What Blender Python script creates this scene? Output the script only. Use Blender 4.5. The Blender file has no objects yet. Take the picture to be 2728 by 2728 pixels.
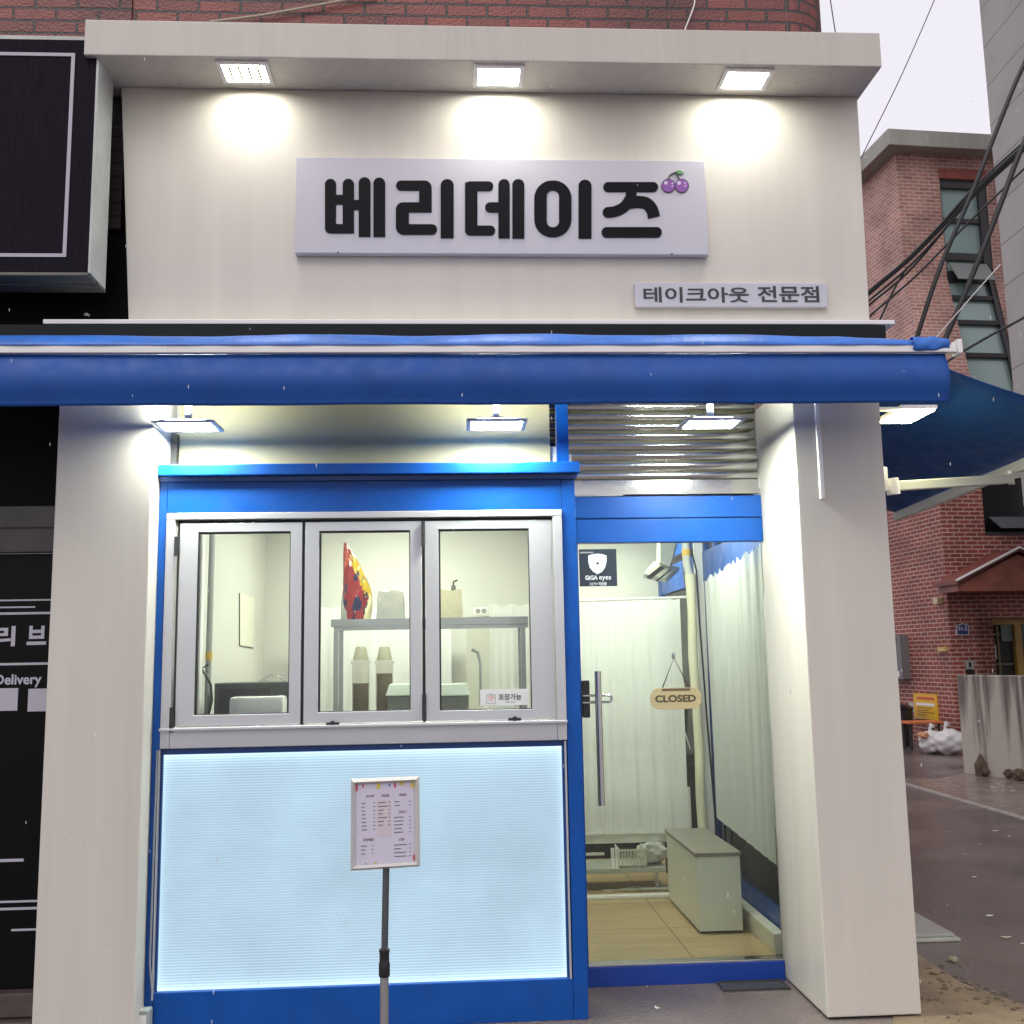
import bpy, bmesh, math, random
import numpy as np
from mathutils import Matrix, Vector
random.seed(7)
R_ = math.radians
scene = bpy.context.scene
COL = scene.collection

# ------------------------------------------------------------------ camera
FN = 1955.56 / 1932
PITCH, YAW, ROLL = R_(8.0749), R_(3.2926), R_(-1.0203)
CAM = np.array([0.0, -4.7489, 1.6])
fw = np.array([math.sin(YAW) * math.cos(PITCH), math.cos(YAW) * math.cos(PITCH), math.sin(PITCH)])
rt = np.cross(fw, [0, 0, 1]); rt /= np.linalg.norm(rt); up = np.cross(rt, fw)
RX = rt * math.cos(ROLL) + up * math.sin(ROLL); UX = -rt * math.sin(ROLL) + up * math.cos(ROLL)
cd = bpy.data.cameras.new('camera'); cam = bpy.data.objects.new('camera', cd); COL.objects.link(cam)
M = Matrix.Identity(4)
for i in range(3):
    M[i][0], M[i][1], M[i][2], M[i][3] = RX[i], UX[i], -fw[i], CAM[i]
cam.matrix_world = M
cd.sensor_width = 36; cd.lens = 36 * FN; cd.clip_end = 500; cd.clip_start = 0.05
scene.camera = cam

# ------------------------------------------------------------------ sky, sun, exposure
SUN_EL, SUN_AZ = R_(50), R_(200)          # azimuth: light comes from behind the photographer
w = bpy.data.worlds.new('World'); scene.world = w; w.use_nodes = True
nt = w.node_tree; nt.nodes.clear()
sky = nt.nodes.new('ShaderNodeTexSky'); sky.sky_type = 'NISHITA'; sky.sun_disc = False
sky.sun_elevation = SUN_EL; sky.sun_rotation = SUN_AZ; sky.dust_density = 6; sky.air_density = 1.5; sky.ozone_density = 1
hs = nt.nodes.new('ShaderNodeHueSaturation'); hs.inputs['Saturation'].default_value = 0.08
mixc = nt.nodes.new('ShaderNodeMix'); mixc.data_type = 'RGBA'; mixc.blend_type = 'MULTIPLY'; mixc.inputs[0].default_value = 1
mixc.inputs[7].default_value = (0.98, 0.955, 1.0, 1)
# overcast: even out the clear-sky gradient towards a flat cloud deck
ev = nt.nodes.new('ShaderNodeMix'); ev.data_type = 'RGBA'; ev.inputs[0].default_value = 0.82
ev.inputs[7].default_value = (7.2, 7.1, 7.4, 1)
bg = nt.nodes.new('ShaderNodeBackground'); bg.inputs[1].default_value = 0.112
wo = nt.nodes.new('ShaderNodeOutputWorld')
nt.links.new(sky.outputs[0], hs.inputs['Color']); nt.links.new(hs.outputs[0], ev.inputs[6])
nt.links.new(ev.outputs[2], mixc.inputs[6]); nt.links.new(mixc.outputs[2], bg.inputs[0]); nt.links.new(bg.outputs[0], wo.inputs[0])
sl = bpy.data.lights.new('sun', 'SUN'); sl.energy = 0.6; sl.angle = R_(25); sl.color = (1, 0.95, 0.88)
so = bpy.data.objects.new('sun', sl); COL.objects.link(so)
dv = Vector((math.sin(SUN_AZ) * math.cos(SUN_EL), math.cos(SUN_AZ) * math.cos(SUN_EL), math.sin(SUN_EL)))
so.rotation_euler = dv.to_track_quat('Z', 'Y').to_euler(); so.location = (0, -6, 12)
vs = scene.view_settings; vs.view_transform = 'Standard'; vs.look = 'None'; vs.gamma = 1; vs.exposure = 0.33
scene.render.engine = 'CYCLES'
scene.cycles.use_denoising = True
scene.cycles.max_bounces = 8; scene.cycles.transparent_max_bounces = 16
scene.cycles.caustics_reflective = False; scene.cycles.caustics_refractive = False
scene.cycles.sample_clamp_indirect = 6

# ------------------------------------------------------------------ surveying helpers: a sight line of the survey photo cut with a known plane
def ray(px, py): return fw + RX * ((px - 1364) / 2728 / FN) - UX * ((py - 1364) / 2728 / FN)
def on(px, py, a, v):
    d = ray(px, py); t = (v - CAM[a]) / d[a]; return CAM + t * d
def oY(px, py, v=0.0): return on(px, py, 1, v)
def oX(px, py, v): return on(px, py, 0, v)
def oZ(px, py, v=0.0): return on(px, py, 2, v)
def oP(px, py, p0, n):
    d = ray(px, py); n = np.array(n); t = ((np.array(p0) - CAM) @ n) / (d @ n); return CAM + t * d
def rY(x0, y0, x1, y1, v):
    """upright rectangle on the plane Y=v -> x0,x1,z0,z1"""
    a, b, c, d = oY(x0, y0, v), oY(x1, y0, v), oY(x1, y1, v), oY(x0, y1, v)
    return ((a[0] + d[0]) / 2, (b[0] + c[0]) / 2, (c[2] + d[2]) / 2, (a[2] + b[2]) / 2)

# ------------------------------------------------------------------ mesh builder
MW = {}
def smooth_by_angle(me, ang=0.6):
    bm = bmesh.new(); bm.from_mesh(me)
    for f in bm.faces: f.smooth = True
    for e in bm.edges:
        if len(e.link_faces) == 2:
            try: e.smooth = e.calc_face_angle() < ang
            except Exception: pass
    bm.to_mesh(me); bm.free()
class MB:
    def __init__(s): s.v = []; s.f = []
    def add(s, vs_, fs):
        k = len(s.v); s.v += [tuple(map(float, p)) for p in vs_]; s.f += [tuple(i + k for i in f) for f in fs]; return s
    def hexa(s, b, t):
        """b, t: four points each (ring order)"""
        return s.add(list(b) + list(t), [(3, 2, 1, 0), (4, 5, 6, 7), (0, 1, 5, 4), (1, 2, 6, 5), (2, 3, 7, 6), (3, 0, 4, 7)])
    def box(s, x0, x1, y0, y1, z0, z1):
        if x0 > x1: x0, x1 = x1, x0
        if y0 > y1: y0, y1 = y1, y0
        if z0 > z1: z0, z1 = z1, z0
        return s.hexa([(x0, y0, z0), (x1, y0, z0), (x1, y1, z0), (x0, y1, z0)], [(x0, y0, z1), (x1, y0, z1), (x1, y1, z1), (x0, y1, z1)])
    def bbox(s, x0, x1, y0, y1, z0, z1, b=0.004):
        """box with bevelled edges"""
        bm = bmesh.new(); bmesh.ops.create_cube(bm, size=1)
        for q in bm.verts:
            q.co = Vector(((x0 + x1) / 2 + q.co.x * (x1 - x0), (y0 + y1) / 2 + q.co.y * (y1 - y0), (z0 + z1) / 2 + q.co.z * (z1 - z0)))
        bmesh.ops.bevel(bm, geom=bm.edges[:], offset=b, segments=2, profile=0.6, affect='EDGES')
        bm.verts.index_update()
        s.add([q.co[:] for q in bm.verts], [[q.index for q in f.verts] for f in bm.faces]); bm.free(); return s
    def poly(s, pts, off):
        """extrude a 3D polygon by the vector off (front = pts+off)"""
        n = len(pts); a = [np.array(p, float) for p in pts]; b = [p + np.array(off, float) for p in a]
        return s.add(a + b, [tuple(range(n))[::-1], tuple(range(n, 2 * n))] + [(i, (i + 1) % n, n + (i + 1) % n, n + i) for i in range(n)])
    def ring(s, outer, inner, off):
        n = len(outer); o = np.array(off, float)
        P = [np.array(p, float) for p in outer] + [np.array(p, float) for p in inner]
        P += [p + o for p in P]; F = []
        for i in range(n):
            j = (i + 1) % n
            F += [(2 * n + i, 2 * n + j, 3 * n + j, 3 * n + i), (i, n + i, n + j, j), (i, j, 2 * n + j, 2 * n + i), (n + i, 3 * n + i, 3 * n + j, n + j)]
        return s.add(P, F)
    def tube(s, pts, r, n=10, cap=True):
        pts = [np.array(p, float) for p in pts]; rs = r if hasattr(r, '__len__') else [r] * len(pts)
        V = []; F = []; prev = None
        for i, p in enumerate(pts):
            t = pts[min(i + 1, len(pts) - 1)] - pts[max(i - 1, 0)]; t = t / (np.linalg.norm(t) + 1e-12)
            if prev is None:
                a = np.array([0, 0, 1.0]) if abs(t[2]) < 0.9 else np.array([1.0, 0, 0])
            else: a = prev
            e1 = a - t * (a @ t); e1 /= np.linalg.norm(e1); e2 = np.cross(t, e1); prev = e1
            for k in range(n):
                an = 2 * math.pi * k / n; V.append(p + rs[i] * (math.cos(an) * e1 + math.sin(an) * e2))
        for i in range(len(pts) - 1):
            for k in range(n):
                F.append((i * n + k, i * n + (k + 1) % n, (i + 1) * n + (k + 1) % n, (i + 1) * n + k))
        if cap: F.append(tuple(range(n))[::-1]); F.append(tuple(range((len(pts) - 1) * n, len(pts) * n)))
        return s.add(V, F)
    def lathe(s, c, prof, n=24):
        V = []; F = []
        for r, z in prof:
            for k in range(n):
                a = 2 * math.pi * k / n; V.append((c[0] + r * math.cos(a), c[1] + r * math.sin(a), c[2] + z))
        for i in range(len(prof) - 1):
            for k in range(n): F.append((i * n + k, i * n + (k + 1) % n, (i + 1) * n + (k + 1) % n, (i + 1) * n + k))
        F.append(tuple(range(n))[::-1]); F.append(tuple(range((len(prof) - 1) * n, len(prof) * n)))
        return s.add(V, F)
    def grid(s, fn, nu, nv, flip=False):
        V = [fn(i / nu, j / nv) for j in range(nv + 1) for i in range(nu + 1)]; F = []
        for j in range(nv):
            for i in range(nu):
                a = j * (nu + 1) + i; q = (a, a + 1, a + nu + 2, a + nu + 1); F.append(q[::-1] if flip else q)
        return s.add(V, F)
    def blob(s, c, r, seed=0, amp=0.15, n=3, fr=3.0):
        bm = bmesh.new(); bmesh.ops.create_icosphere(bm, subdivisions=n, radius=1)
        rnd = random.Random(seed); ph = [rnd.uniform(0, 6.28) for _ in range(6)]
        for q in bm.verts:
            d = 1 + amp * (math.sin(fr * q.co.x + ph[0]) * math.sin(fr * q.co.y + ph[1]) + 0.6 * math.sin(2.1 * fr * q.co.z + ph[2]) * math.sin(1.7 * fr * q.co.x + ph[3]) + 0.4 * math.sin(3.3 * fr * q.co.y + ph[4]))
            q.co = Vector((c[0] + q.co.x * r[0] * d, c[1] + q.co.y * r[1] * d, c[2] + q.co.z * r[2] * d))
        bm.verts.index_update(); s.add([q.co[:] for q in bm.verts], [[q.index for q in f.verts] for f in bm.faces]); bm.free(); return s
    def build(s, name, mat, parent=None, smooth=False, bevel=0, solid=0, label=None, cat=None, group=None, kind=None, fixn=True):
        me = bpy.data.meshes.new(name); V = s.v
        if parent is not None and parent in MW:
            inv = MW[parent].inverted(); V = [tuple(inv @ Vector(p)) for p in V]
        me.from_pydata(V, [], s.f)
        if fixn:
            bm = bmesh.new(); bm.from_mesh(me); bmesh.ops.recalc_face_normals(bm, faces=bm.faces[:]); bm.to_mesh(me); bm.free()
        uv = me.uv_layers.new(name='metres')
        for p in me.polygons:
            n = p.normal
            if abs(n.z) > 0.8: U, W = Vector((1, 0, 0)), Vector((0, 1, 0))
            else:
                U = Vector((-n.y, n.x, 0)).normalized(); W = Vector((0, 0, 1))
                if abs(n.z) > 0.05: W = n.cross(U); W = W if W.z > 0 else -W
            for li in p.loop_indices:
                c = me.vertices[me.loops[li].vertex_index].co; uv.data[li].uv = (c.dot(U), c.dot(W))
        if smooth: smooth_by_angle(me)
        me.materials.append(mat)
        o = bpy.data.objects.new(name, me); COL.objects.link(o)
        if parent is not None: o.parent = parent; MW[o] = MW[parent]
        if solid:
            m = o.modifiers.new('thickness', 'SOLIDIFY'); m.thickness = solid; m.offset = 0
        if bevel:
            m = o.modifiers.new('bevel', 'BEVEL'); m.width = bevel; m.segments = 2; m.limit_method = 'ANGLE'; m.angle_limit = 0.7
        tag(o, label, cat, group, kind); return o
def tag(o, label=None, cat=None, group=None, kind=None):
    if label: o['label'] = label
    if cat: o['category'] = cat
    if group: o['group'] = group
    if kind: o['kind'] = kind
    return o
def thing(name, label, cat, loc=(0, 0, 0), rz=0.0, group=None):
    o = bpy.data.objects.new(name, None); COL.objects.link(o); o.empty_display_size = 0.1
    o.location = loc; o.rotation_euler = (0, 0, rz); MW[o] = Matrix.Translation(Vector(loc)) @ Matrix.Rotation(rz, 4, 'Z')
    return tag(o, label, cat, group)
def copy_tree(o, loc, label=None):
    c = o.copy(); COL.objects.link(c); c.location = loc
    if label: c['label'] = label
    for ch in list(o.children):
        d = ch.copy(); COL.objects.link(d); d.parent = c
        for g in ch.children:
            e = g.copy(); COL.objects.link(e); e.parent = d
    return c

# ------------------------------------------------------------------ writing
def text_mesh(body, name, mat, parent, rect, plane, n=(0, -1, 0), depth=0.002, bold=0.0, slant=0.0):
    """letters filling rect=(x0,x1,z0,z1) measured along the plane; plane=(origin, right vector)"""
    cu = bpy.data.curves.new(name, 'FONT'); cu.body = body; cu.size = 1; cu.offset = bold; cu.resolution_u = 3; cu.shear = slant
    t = bpy.data.objects.new(name + '_t', cu); COL.objects.link(t)
    dg = bpy.context.evaluated_depsgraph_get(); me = bpy.data.meshes.new_from_object(t.evaluated_get(dg))
    bpy.data.objects.remove(t); bpy.data.curves.remove(cu)
    if len(me.vertices) == 0: return None
    xs = [v.co.x for v in me.vertices]; ys = [v.co.y for v in me.vertices]
    x0, x1, z0, z1 = rect; O = Vector(plane[0]); U = Vector(plane[1]).normalized(); N = Vector(n).normalized()
    mb = MB(); P = []
    for v in me.vertices:
        a = x0 + (v.co.x - min(xs)) / (max(xs) - min(xs)) * (x1 - x0); b = z0 + (v.co.y - min(ys)) / (max(ys) - min(ys)) * (z1 - z0)
        P.append(O + U * a + Vector((0, 0, b)) + N * depth)
    mb.add([p[:] for p in P], [tuple(p.vertices) for p in me.polygons])
    return mb.build(name, mat, parent, fixn=False)
def rrect(x0, x1, y0, y1, r, n=7):
    """r: radii tl,tr,br,bl in a frame where y grows downwards"""
    if not hasattr(r, '__len__'): r = [r] * 4
    P = []
    for (cx, cy, rr, a0) in ((x0 + r[0], y0 + r[0], r[0], 180), (x1 - r[1], y0 + r[1], r[1], 270), (x1 - r[2], y1 - r[2], r[2], 0), (x0 + r[3], y1 - r[3], r[3], 90)):
        for k in range(n + 1):
            a = R_(a0 + 90 * k / n); P.append((cx + rr * math.cos(a), cy + rr * math.sin(a)))
    return P
def disc(cx, cy, r, n=28, ry=None): return [(cx + r * math.cos(2 * math.pi * k / n), cy + (ry or r) * math.sin(2 * math.pi * k / n)) for k in range(n)]
def ribbon(pts, wd, c0=True, c1=True):
    """smooth path -> outline polygon"""
    P = []
    for i in range(len(pts) - 1):
        p0 = np.array(pts[max(i - 1, 0)], float); p1 = np.array(pts[i], float); p2 = np.array(pts[i + 1], float); p3 = np.array(pts[min(i + 2, len(pts) - 1)], float)
        for k in range(6):
            t = k / 6; P.append(0.5 * ((2 * p1) + (-p0 + p2) * t + (2 * p0 - 5 * p1 + 4 * p2 - p3) * t * t + (-p0 + 3 * p1 - 3 * p2 + p3) * t ** 3))
    P.append(np.array(pts[-1], float)); L = []; Rr = []; h = wd / 2
    for i, p in enumerate(P):
        t = P[min(i + 1, len(P) - 1)] - P[max(i - 1, 0)]; t /= np.linalg.norm(t); nrm = np.array([-t[1], t[0]]); L.append(p + nrm * h); Rr.append(p - nrm * h)
    out = L
    if c1:
        t = P[-1] - P[-2]; a = math.atan2(t[1], t[0])
        out = out + [P[-1] + h * np.array([math.cos(a + R_(90 - 20 * k)), math.sin(a + R_(90 - 20 * k))]) for k in range(1, 9)]
    out = out + Rr[::-1]
    if c0:
        t = P[0] - P[1]; a = math.atan2(t[1], t[0])
        out = out + [P[0] + h * np.array([math.cos(a + R_(90 - 20 * k)), math.sin(a + R_(90 - 20 * k))]) for k in range(1, 9)]
    return [tuple(p) for p in out]

# ------------------------------------------------------------------ materials
def mat(name, col, rough=0.5, metal=0.0, var=0.0, vscale=3.0, bump=0.0, bscale=60.0, spec=0.5, col2=None, rvar=0.0, trans=0.0, emis=None, estr=0.0, stretch=(1, 1, 1), coat=0.0, alpha=1.0, mottle=None):
    m = bpy.data.materials.new(name); m.use_nodes = True; t = m.node_tree; b = t.nodes['Principled BSDF']
    b.inputs['Base Color'].default_value = (*col, 1); b.inputs['Roughness'].default_value = rough; b.inputs['Metallic'].default_value = metal
    b.inputs['Specular IOR Level'].default_value = spec; b.inputs['Transmission Weight'].default_value = trans; b.inputs['Coat Weight'].default_value = coat; b.inputs['Coat Roughness'].default_value = 0.08
    b.inputs['Alpha'].default_value = alpha
    if emis: b.inputs['Emission Color'].default_value = (*emis, 1); b.inputs['Emission Strength'].default_value = estr
    tc = t.nodes.new('ShaderNodeTexCoord'); mp = t.nodes.new('ShaderNodeMapping'); mp.inputs['Scale'].default_value = stretch
    t.links.new(tc.outputs['Object'], mp.inputs[0])
    if var or col2:
        n = t.nodes.new('ShaderNodeTexNoise'); n.inputs['Scale'].default_value = vscale; n.inputs['Detail'].default_value = 6; n.inputs['Roughness'].default_value = 0.6
        t.links.new(mp.outputs[0], n.inputs['Vector'])
        cr = t.nodes.new('ShaderNodeValToRGB'); cr.color_ramp.elements[0].position = 0.3; cr.color_ramp.elements[1].position = 0.7
        c2 = col2 or tuple(min(1, c * (1 + var)) for c in col); c1 = tuple(c * (1 - var) for c in col) if not col2 else col
        cr.color_ramp.elements[0].color = (*c1, 1); cr.color_ramp.elements[1].color = (*c2, 1)
        t.links.new(n.outputs['Fac'], cr.inputs[0]); t.links.new(cr.outputs[0], b.inputs['Base Color'])
    if rvar:
        n = t.nodes.new('ShaderNodeTexNoise'); n.inputs['Scale'].default_value = vscale * 2.3; n.inputs['Detail'].default_value = 5
        t.links.new(mp.outputs[0], n.inputs['Vector']); mr = t.nodes.new('ShaderNodeMapRange')
        mr.inputs['From Min'].default_value = 0.3; mr.inputs['From Max'].default_value = 0.7
        mr.inputs['To Min'].default_value = max(0.03, rough - rvar); mr.inputs['To Max'].default_value = min(1, rough + rvar)
        t.links.new(n.outputs['Fac'], mr.inputs['Value']); t.links.new(mr.outputs[0], b.inputs['Roughness'])
    if bump:
        n = t.nodes.new('ShaderNodeTexNoise'); n.inputs['Scale'].default_value = bscale; n.inputs['Detail'].default_value = 5
        t.links.new(mp.outputs[0], n.inputs['Vector']); bp = t.nodes.new('ShaderNodeBump'); bp.inputs['Strength'].default_value = bump; bp.inputs['Distance'].default_value = 0.01
        t.links.new(n.outputs['Fac'], bp.inputs['Height']); t.links.new(bp.outputs[0], b.inputs['Normal'])
    return m
def brick_mat(name, c1, c2, mortar, bw=0.2, rh=0.067, ms=0.01, bump=0.6, rough=0.6, vert=False, dark=(0.09, 0.03, 0.03), stain=0.35):
    m = bpy.data.materials.new(name); m.use_nodes = True; t = m.node_tree; b = t.nodes['Principled BSDF']; b.inputs['Roughness'].default_value = rough
    uv = t.nodes.new('ShaderNodeUVMap'); uv.uv_map = 'metres'
    # slightly wavy courses
    nz = t.nodes.new('ShaderNodeTexNoise'); nz.inputs['Scale'].default_value = 9; t.links.new(uv.outputs[0], nz.inputs['Vector'])
    vm = t.nodes.new('ShaderNodeVectorMath'); vm.operation = 'MULTIPLY_ADD'; vm.inputs[1].default_value = (0.006, 0.006, 0); t.links.new(nz.outputs['Color'], vm.inputs[0]); t.links.new(uv.outputs[0], vm.inputs[2])
    br = t.nodes.new('ShaderNodeTexBrick'); br.inputs['Scale'].default_value = 1; br.inputs['Brick Width'].default_value = bw; br.inputs['Row Height'].default_value = rh
    br.inputs['Mortar Size'].default_value = ms; br.inputs['Mortar Smooth'].default_value = 0.25; br.inputs['Bias'].default_value = -0.2
    br.inputs['Color1'].default_value = (*c1, 1); br.inputs['Color2'].default_value = (*c2, 1); br.inputs['Mortar'].default_value = (*mortar, 1)
    t.links.new(vm.outputs[0], br.inputs['Vector'])
    wn = t.nodes.new('ShaderNodeTexNoise'); wn.inputs['Scale'].default_value = 1.3; wn.inputs['Detail'].default_value = 7; t.links.new(uv.outputs[0], wn.inputs['Vector'])
    mx = t.nodes.new('ShaderNodeMix'); mx.data_type = 'RGBA'; mx.blend_type = 'MULTIPLY'
    cr = t.nodes.new('ShaderNodeValToRGB'); cr.color_ramp.elements[0].position = 0.35; cr.color_ramp.elements[0].color = (1 - stain, 1 - stain, 1 - stain, 1); cr.color_ramp.elements[1].position = 0.6
    t.links.new(wn.outputs['Fac'], cr.inputs[0]); mx.inputs[0].default_value = 1; t.links.new(br.outputs['Color'], mx.inputs[6]); t.links.new(cr.outputs[0], mx.inputs[7])
    # single darker burnt bricks
    b2 = t.nodes.new('ShaderNodeTexBrick'); b2.inputs['Scale'].default_value = 1; b2.inputs['Brick Width'].default_value = bw; b2.inputs['Row Height'].default_value = rh; b2.inputs['Mortar Size'].default_value = ms; b2.inputs['Mortar Smooth'].default_value = 0.25
    b2.inputs['Bias'].default_value = -0.75; b2.inputs['Color1'].default_value = (1, 1, 1, 1); b2.inputs['Color2'].default_value = (0.35, 0.33, 0.38, 1); b2.inputs['Mortar'].default_value = (1, 1, 1, 1); b2.offset = 0.5
    t.links.new(vm.outputs[0], b2.inputs['Vector'])
    m2 = t.nodes.new('ShaderNodeMix'); m2.data_type = 'RGBA'; m2.blend_type = 'MULTIPLY'; m2.inputs[0].default_value = 0.8
    t.links.new(mx.outputs[2], m2.inputs[6]); t.links.new(b2.outputs['Color'], m2.inputs[7]); t.links.new(m2.outputs[2], b.inputs['Base Color'])
    fn = t.nodes.new('ShaderNodeTexNoise'); fn.inputs['Scale'].default_value = 70; fn.inputs['Detail'].default_value = 4; t.links.new(uv.outputs[0], fn.inputs['Vector'])
    ad = t.nodes.new('ShaderNodeMath'); ad.operation = 'MULTIPLY_ADD'; ad.inputs[1].default_value = -1.0; t.links.new(br.outputs['Fac'], ad.inputs[0])
    sc = t.nodes.new('ShaderNodeMath'); sc.operation = 'MULTIPLY'; sc.inputs[1].default_value = 0.5; t.links.new(fn.outputs['Fac'], sc.inputs[0]); t.links.new(sc.outputs[0], ad.inputs[2])
    bp = t.nodes.new('ShaderNodeBump'); bp.inputs['Strength'].default_value = bump; bp.inputs['Distance'].default_value = 0.012; t.links.new(ad.outputs[0], bp.inputs['Height']); t.links.new(bp.outputs[0], b.inputs['Normal'])
    return m
def glass_mat(name, tint=(1, 1, 1), ior=1.5, rough=0.0, mul=1.0):
    m = bpy.data.materials.new(name); m.use_nodes = True; t = m.node_tree; t.nodes.clear()
    o = t.nodes.new('ShaderNodeOutputMaterial'); mx = t.nodes.new('ShaderNodeMixShader'); tr = t.nodes.new('ShaderNodeBsdfTransparent'); gl = t.nodes.new('ShaderNodeBsdfGlossy'); fr = t.nodes.new('ShaderNodeFresnel')
    tr.inputs[0].default_value = (*tint, 1); gl.inputs['Roughness'].default_value = rough; fr.inputs[0].default_value = ior
    mu = t.nodes.new('ShaderNodeMath'); mu.operation = 'MULTIPLY'; mu.inputs[1].default_value = mul; t.links.new(fr.outputs[0], mu.inputs[0])
    t.links.new(mu.outputs[0], mx.inputs[0]); t.links.new(tr.outputs[0], mx.inputs[1]); t.links.new(gl.outputs[0], mx.inputs[2]); t.links.new(mx.outputs[0], o.inputs[0]); return m
def cloth_mat(name, col, opacity=0.8):
    m = bpy.data.materials.new(name); m.use_nodes = True; t = m.node_tree; t.nodes.clear()
    o = t.nodes.new('ShaderNodeOutputMaterial'); d = t.nodes.new('ShaderNodeBsdfDiffuse'); tl = t.nodes.new('ShaderNodeBsdfTranslucent'); tr = t.nodes.new('ShaderNodeBsdfTransparent')
    a = t.nodes.new('ShaderNodeMixShader'); b = t.nodes.new('ShaderNodeMixShader'); d.inputs[0].default_value = (*col, 1); tl.inputs[0].default_value = (*col, 1)
    a.inputs[0].default_value = 0.4; b.inputs[0].default_value = opacity
    t.links.new(d.outputs[0], a.inputs[1]); t.links.new(tl.outputs[0], a.inputs[2]); t.links.new(tr.outputs[0], b.inputs[1]); t.links.new(a.outputs[0], b.inputs[2]); t.links.new(b.outputs[0], o.inputs[0]); return m
def emit_mat(name, col, st):
    m = bpy.data.materials.new(name); m.use_nodes = True; t = m.node_tree; t.nodes.clear()
    o = t.nodes.new('ShaderNodeOutputMaterial'); e = t.nodes.new('ShaderNodeEmission'); e.inputs[0].default_value = (*col, 1); e.inputs[1].default_value = st; t.links.new(e.outputs[0], o.inputs[0]); return m

facade_m = mat('painted_facade', (0.575, 0.545, 0.485), 0.42, var=0.055, vscale=7, stretch=(1, 1, 0.05), bump=0.03, bscale=60, rvar=0.08)
cornice_m = mat('painted_cornice', (0.55, 0.517, 0.465), 0.35, var=0.05, vscale=14, bump=0.1, bscale=60, stretch=(1, 1, 0.06), rvar=0.1)
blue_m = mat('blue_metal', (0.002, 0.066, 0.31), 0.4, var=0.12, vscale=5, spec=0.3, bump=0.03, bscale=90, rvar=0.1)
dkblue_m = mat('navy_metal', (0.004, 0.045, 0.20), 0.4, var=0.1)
olive_m = mat('soffit_board', (0.34, 0.31, 0.19), 0.5, var=0.06, vscale=2)
steel_m = mat('brushed_steel', (0.55, 0.56, 0.55), 0.22, metal=1.0, var=0.05, bump=0.02)
alu_m = mat('aluminium_frame', (0.50, 0.51, 0.53), 0.42, metal=0.55, var=0.03, vscale=2, spec=0.5)
chrome_m = mat('chrome', (0.6, 0.6, 0.6), 0.1, metal=1.0)
black_m = mat('black_rubber', (0.012, 0.012, 0.014), 0.5)
blackp_m = mat('black_plastic', (0.015, 0.015, 0.017), 0.3)
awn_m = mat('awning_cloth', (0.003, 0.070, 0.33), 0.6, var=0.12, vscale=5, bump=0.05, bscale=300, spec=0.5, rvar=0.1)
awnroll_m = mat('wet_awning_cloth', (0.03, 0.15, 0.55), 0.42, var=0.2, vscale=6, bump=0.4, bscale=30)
white_m = mat('white_metal', (0.80, 0.79, 0.78), 0.35, var=0.02)
sign_m = mat('sign_board', (0.50, 0.49, 0.545), 0.45, var=0.015, vscale=2)
signtxt_m = mat('sign_lettering', (0.004, 0.0045, 0.007), 0.4, spec=0.12)
smalltxt_m = mat('small_lettering', (0.03, 0.032, 0.038), 0.4)
brick_near = brick_mat('near_brick', (0.28, 0.07, 0.055), (0.20, 0.05, 0.045), (0.05, 0.042, 0.042), bw=0.21, rh=0.068, ms=0.007, bump=1.0, rough=0.4, stain=0.5)
brick_dark = brick_mat('near_black_brick', (0.030, 0.014, 0.012), (0.018, 0.009, 0.008), (0.006, 0.005, 0.005), bw=0.21, rh=0.068, bump=1.0, rough=0.6)  # brick in near-black tones for the strip beside the sign box
brick_far = brick_mat('red_brick', (0.52, 0.25, 0.20), (0.42, 0.18, 0.145), (0.60, 0.48, 0.43), bw=0.21, rh=0.072, ms=0.011, bump=0.5)
brick_low = brick_mat('wet_red_brick', (0.30, 0.065, 0.045), (0.21, 0.045, 0.035), (0.55, 0.38, 0.32), bw=0.21, rh=0.072, ms=0.010, bump=0.5)
lamp_e = emit_mat('lamp_glow', (1.0, 0.99, 0.88), 58)
lampc_e = emit_mat('cool_lamp_glow', (0.95, 1.0, 0.88), 230)
lampy_e = emit_mat('yellow_lamp_glow', (1.0, 0.97, 0.55), 60)
tube_e = emit_mat('room_lamp_glow', (0.98, 1.0, 0.88), 100)
pane_m = glass_mat('window_glass', (0.95, 0.98, 0.95), 1.45)
doorglass_m = glass_mat('door_glass', (0.93, 0.97, 0.92), 1.45)
roomwall_m = mat('room_wall', (0.62, 0.615, 0.56), 0.6, var=0.03, vscale=1.5)
curtain_m = cloth_mat('sheer_curtain', (0.88, 0.89, 0.87), 0.84)
curtain2_m = cloth_mat('side_curtain', (0.88, 0.90, 0.88), 0.94)

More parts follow.
